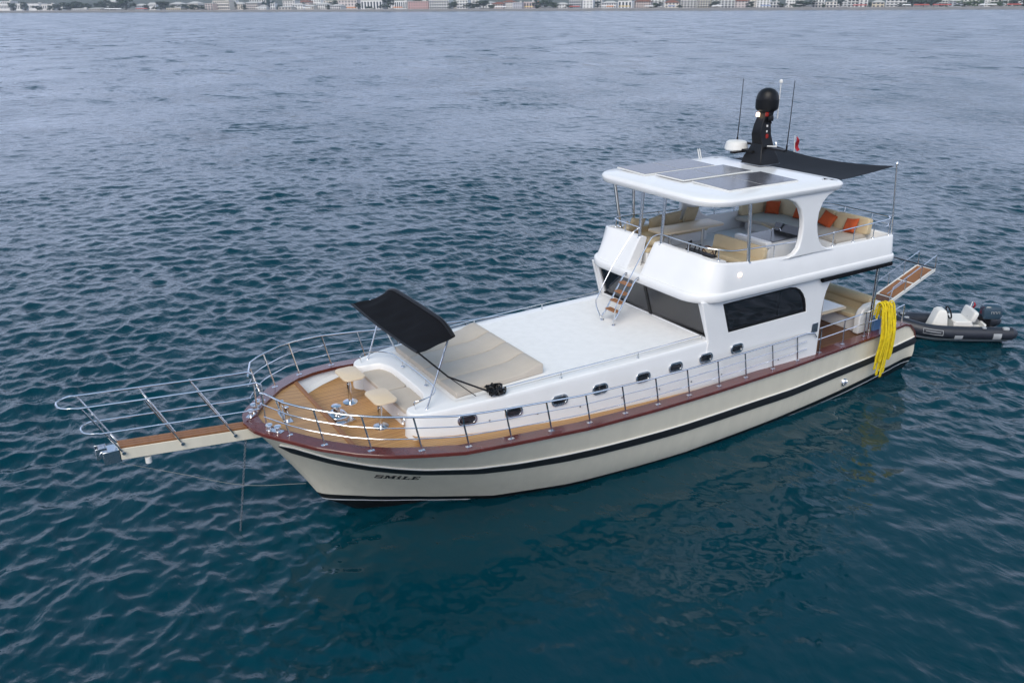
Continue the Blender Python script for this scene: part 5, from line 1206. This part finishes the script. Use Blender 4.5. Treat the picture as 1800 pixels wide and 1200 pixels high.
TL = [
 (24, 12, 4, 60, DG, 'dark tree filling the gap after the first white building on the left'), (45, 11, 3, 62, DG, 'dark tree before the third low white building on the left'),
 (66, 14, 10, 40, DG, 'small dark bush in front of the low white buildings on the left'), (88, 12, 10, 45, MG, 'small mid green bush at the right end of the low white buildings'),
 (104, 18, 6, 55, DG, 'dark tree just right of the low white buildings'), (122, 20, 3, 60, DG, 'tall dark tree above the left end of the beach cabins'), (138, 18, 2, 62, DG, 'tall dark tree standing over the pale beach cabins'),
 (153, 16, 5, 58, MG, 'mid green tree between the beach cabins and the beach restaurant'), (170, 14, 6, 58, DG, 'dark tree rising behind the cream beach restaurant'),
 (184, 22, 1, 60, DG, 'left tree of the big dark clump'), (203, 20, 3, 55, DG, 'lower middle tree of the big dark clump'), (222, 28, -4, 60, DG, 'tallest tree of the big dark clump, reaching the top of the picture'),
 (258, 9, 8, 50, DG, 'slim dark tree between the grey house and the white gabled house'), (284, 24, 3, 48, DG, 'round dark tree right of the white gabled house'),
 (304, 14, 9, 50, MG, 'mid green tree above the long cream kiosk'), (326, 20, 7, 55, DG, 'dark tree right of the cream kiosk'), (346, 26, 8, 50, DG, 'wide dark tree left of the pinkish white block'), (357, 10, 11, 45, MG, 'small bush against the pinkish white block'),
 (408, 12, 4, 70, MG, 'mid green tree between the cream apartment pair and the cream house'), (430, 10, 9, 45, DG, 'small dark tree in front of the cream hipped house'),
 (473, 16, -2, 60, BG, 'blue green spruce left of centre-left, narrow and tall'), (490, 12, 8, 50, DG, 'dark bush right of the narrow white cube house'), (534, 12, 4, 70, DG, 'dark tree behind the low cream cafe'), (553, 9, 8, 60, MG, 'small mid green tree left of the white villa'),
 (578, 9, 9, 50, DG, 'slim dark tree between the white villa and the guest house'), (589, 16, 0, 130, DG, 'dark tree on higher ground left of the pinkish white hotel'),
 (631, 9, 5, 55, DG, 'slim dark tree left of the white hotel with tall openings'), (650, 14, 11, 40, MG, 'low hedge tree at the foot of the white hotel with tall openings'), (682, 22, -3, 55, DG, 'tall dark tree between the two hotels with tall openings'),
 (735, 14, -3, 130, DG, 'dark treetop behind the pink building'), (797, 15, 2, 50, DG, 'dark tree right of the large grid hotel'), (830, 22, 5, 45, DG, 'dark tree right of the banded white block'), (850, 26, 0, 55, DG, 'big dark tree left of the dusty pink house'), (866, 10, 9, 45, MG, 'small tree at the left edge of the dusty pink house'),
 (944, 18, 1, 60, DG, 'left tree of the central group'), (958, 24, -2, 65, DG, 'tallest tree of the central group'), (973, 16, 4, 55, MG, 'right tree of the central group'), (1000, 12, 8, 45, MG, 'small tree before the blue grey apartment block'),
 (1049, 14, 3, 70, BG, 'bluish tree right of the narrow tall white block'), (1112, 8, 5, 55, DG, 'slim dark tree right of the striped front'), (1153, 18, 4, 50, DG, 'dark tree right of the pinkish hotel'), (1194, 9, 9, 45, DG, 'small dark tree beneath the pale grey apartment block'),
 (1256, 14, 1, 60, DG, 'dark tree right of the tall cream tower'), (1320, 15, 3, 50, DG, 'dark tree right of the pale pink house'), (1374, 14, 5, 45, DG, 'dark tree right of the low stepped off-white block'),
 (1411, 34, 0, 48, DG, 'biggest round dark tree on the right half'), (1447, 9, 8, 45, MG, 'small tree between the white banded block and the cream beach house'), (1476, 12, -6, 50, BG, 'slender blue green poplar on the right half'),
 (1528, 10, 5, 55, DG, 'slim dark tree left of the cream flat roofed hotel'), (1585, 14, 9, 42, DG, 'low dark tree at the right foot of the wide white framed block'), (1602, 24, -4, 60, DG, 'left tree of the right hand wood'), (1622, 26, -6, 65, DG, 'middle tree of the right hand wood'), (1640, 20, -2, 60, DG, 'right tree of the right hand wood'),
 (1660, 12, 8, 48, MG, 'small tree before the pale block between the woods'), (1694, 22, 2, 55, LG, 'left of the light green trees'), (1712, 22, 0, 58, LG, 'second of the light green trees from the left'), (1745, 24, 4, 52, LG, 'light green tree right of the narrow white block'), (1757, 16, 1, 60, MG, 'mid green tree left of the last narrow white block'),
 (1782, 20, 0, 58, DG, 'first of the last dark trees at the right end'), (1800, 24, -3, 62, DG, 'outermost dark tree at the right end'), (-12, 18, 4, 60, DG, 'dark tree at the extreme left end'),
]
for t in TL: tree(*t)
# awnings, parasols and beach bars along the promenade
AWN = {'red': mat('red_awning', (.40, .07, .05), .8), 'orange': mat('orange_awning', (.62, .24, .09), .8), 'white': mat('white_awning', (.74, .73, .71), .8), 'yellow': mat('yellow_awning', (.62, .46, .2), .8), 'blue': mat('blue_awning', (.2, .26, .42), .8)}
def awning(px, wpx, d, c, label):
    p, t = on_shore(px, d); zb = rise(d); w = wpx * t / FPX
    q, _ = on_shore(px + 1, d); ang = math.atan2(*(q - p)[::-1])
    r = thing('awning', (p[0], p[1], zb), label, 'awning', 'awnings along the far promenade'); r.rotation_euler = (0, 0, ang)
    mb = MB(); mb.loft([[(-w / 2, -2.2, 2.7), (w / 2, -2.2, 2.7), (w / 2, 2.2, 2.7), (-w / 2, 2.2, 2.7)], [(-w / 2, -2.2, 3.0), (w / 2, -2.2, 3.0), (w / 2, 2.2, 3.0), (-w / 2, 2.2, 3.0)], [(-w / 2 + .6, -.2, 3.9), (w / 2 - .6, -.2, 3.9), (w / 2 - .6, .2, 3.9), (-w / 2 + .6, .2, 3.9)]]); o = mb.build('cover', AWN[c], None, origin=(0, 0, 0), smooth=False); o.parent = r
    for x in (-w / 2 + .2, w / 2 - .2):
        for y in (-2, 2):
            mb = MB(); mb.cyl((x, y, -.2), (x, y, 2.75), .09, n=6); o = mb.build('post', SHADE, None, origin=(0, 0, 0)); o.parent = r
AL = [(618, 16, 30, 'orange', 'orange awning before the wide pinkish white hotel'), (1098, 18, 30, 'yellow', 'yellow awning at the foot of the black and white striped front'), (1072, 12, 30, 'orange', 'orange awning left of the yellow awning'), (1618, 22, 30, 'red', 'red awning under the left part of the right hand wood'), (1648, 16, 30, 'red', 'red awning right of the right hand wood'), (1664, 10, 31, 'red', 'short red awning left of the light green trees'), (1592, 12, 30, 'white', 'white awning beneath the wide white framed block'),
      (540, 14, 30, 'white', 'white awning before the gabled cafe'), (1140, 14, 30, 'white', 'white awning before the pinkish hotel'), (1180, 12, 30, 'blue', 'blue awning before the cream red roofed house'), (1260, 16, 30, 'white', 'white awning right of the tall cream tower'), (1510, 20, 30, 'red', 'red awning under the joined white blocks on the right'), (200, 30, 30, 'white', 'long white awning at the foot of the big dark clump'), (250, 20, 30, 'red', 'red roofed shelter below the grey house'), (460, 20, 30, 'white', 'white awning left of the blue spruce foot'),
      (700, 16, 30, 'orange', 'orange awning before the hotel beside the pink building'), (880, 20, 30, 'white', 'white awning before the dusty pink house'), (930, 14, 30, 'yellow', 'yellow awning before the pinkish house'), (1010, 18, 30, 'red', 'red awning before the blue grey apartment block'), (1345, 16, 30, 'blue', 'blue awning before the tall white apartment block'), (1735, 22, 30, 'white', 'white awning under the light green trees'), (1780, 18, 30, 'red', 'red awning at the right end of the shore')]
for a in AL: awning(*a)

# ------------------------------------------------------------------ the air between here and the far shore
hz = bpy.data.materials.new('sea_haze'); hz.use_nodes = True; t = hz.node_tree; t.nodes.clear()
ho = t.nodes.new('ShaderNodeOutputMaterial'); hv = t.nodes.new('ShaderNodeVolumePrincipled'); hv.inputs['Color'].default_value = (.76, .85, 1.0, 1)
hv.inputs['Density'].default_value = .00014; t.links.new(hv.outputs[0], ho.inputs['Volume'])
mb = MB(); mb.box((-300, -300, 120), (8600, 8600, 250)); o = mb.build('haze', hz, None, smooth=False); o['kind'] = 'stuff'
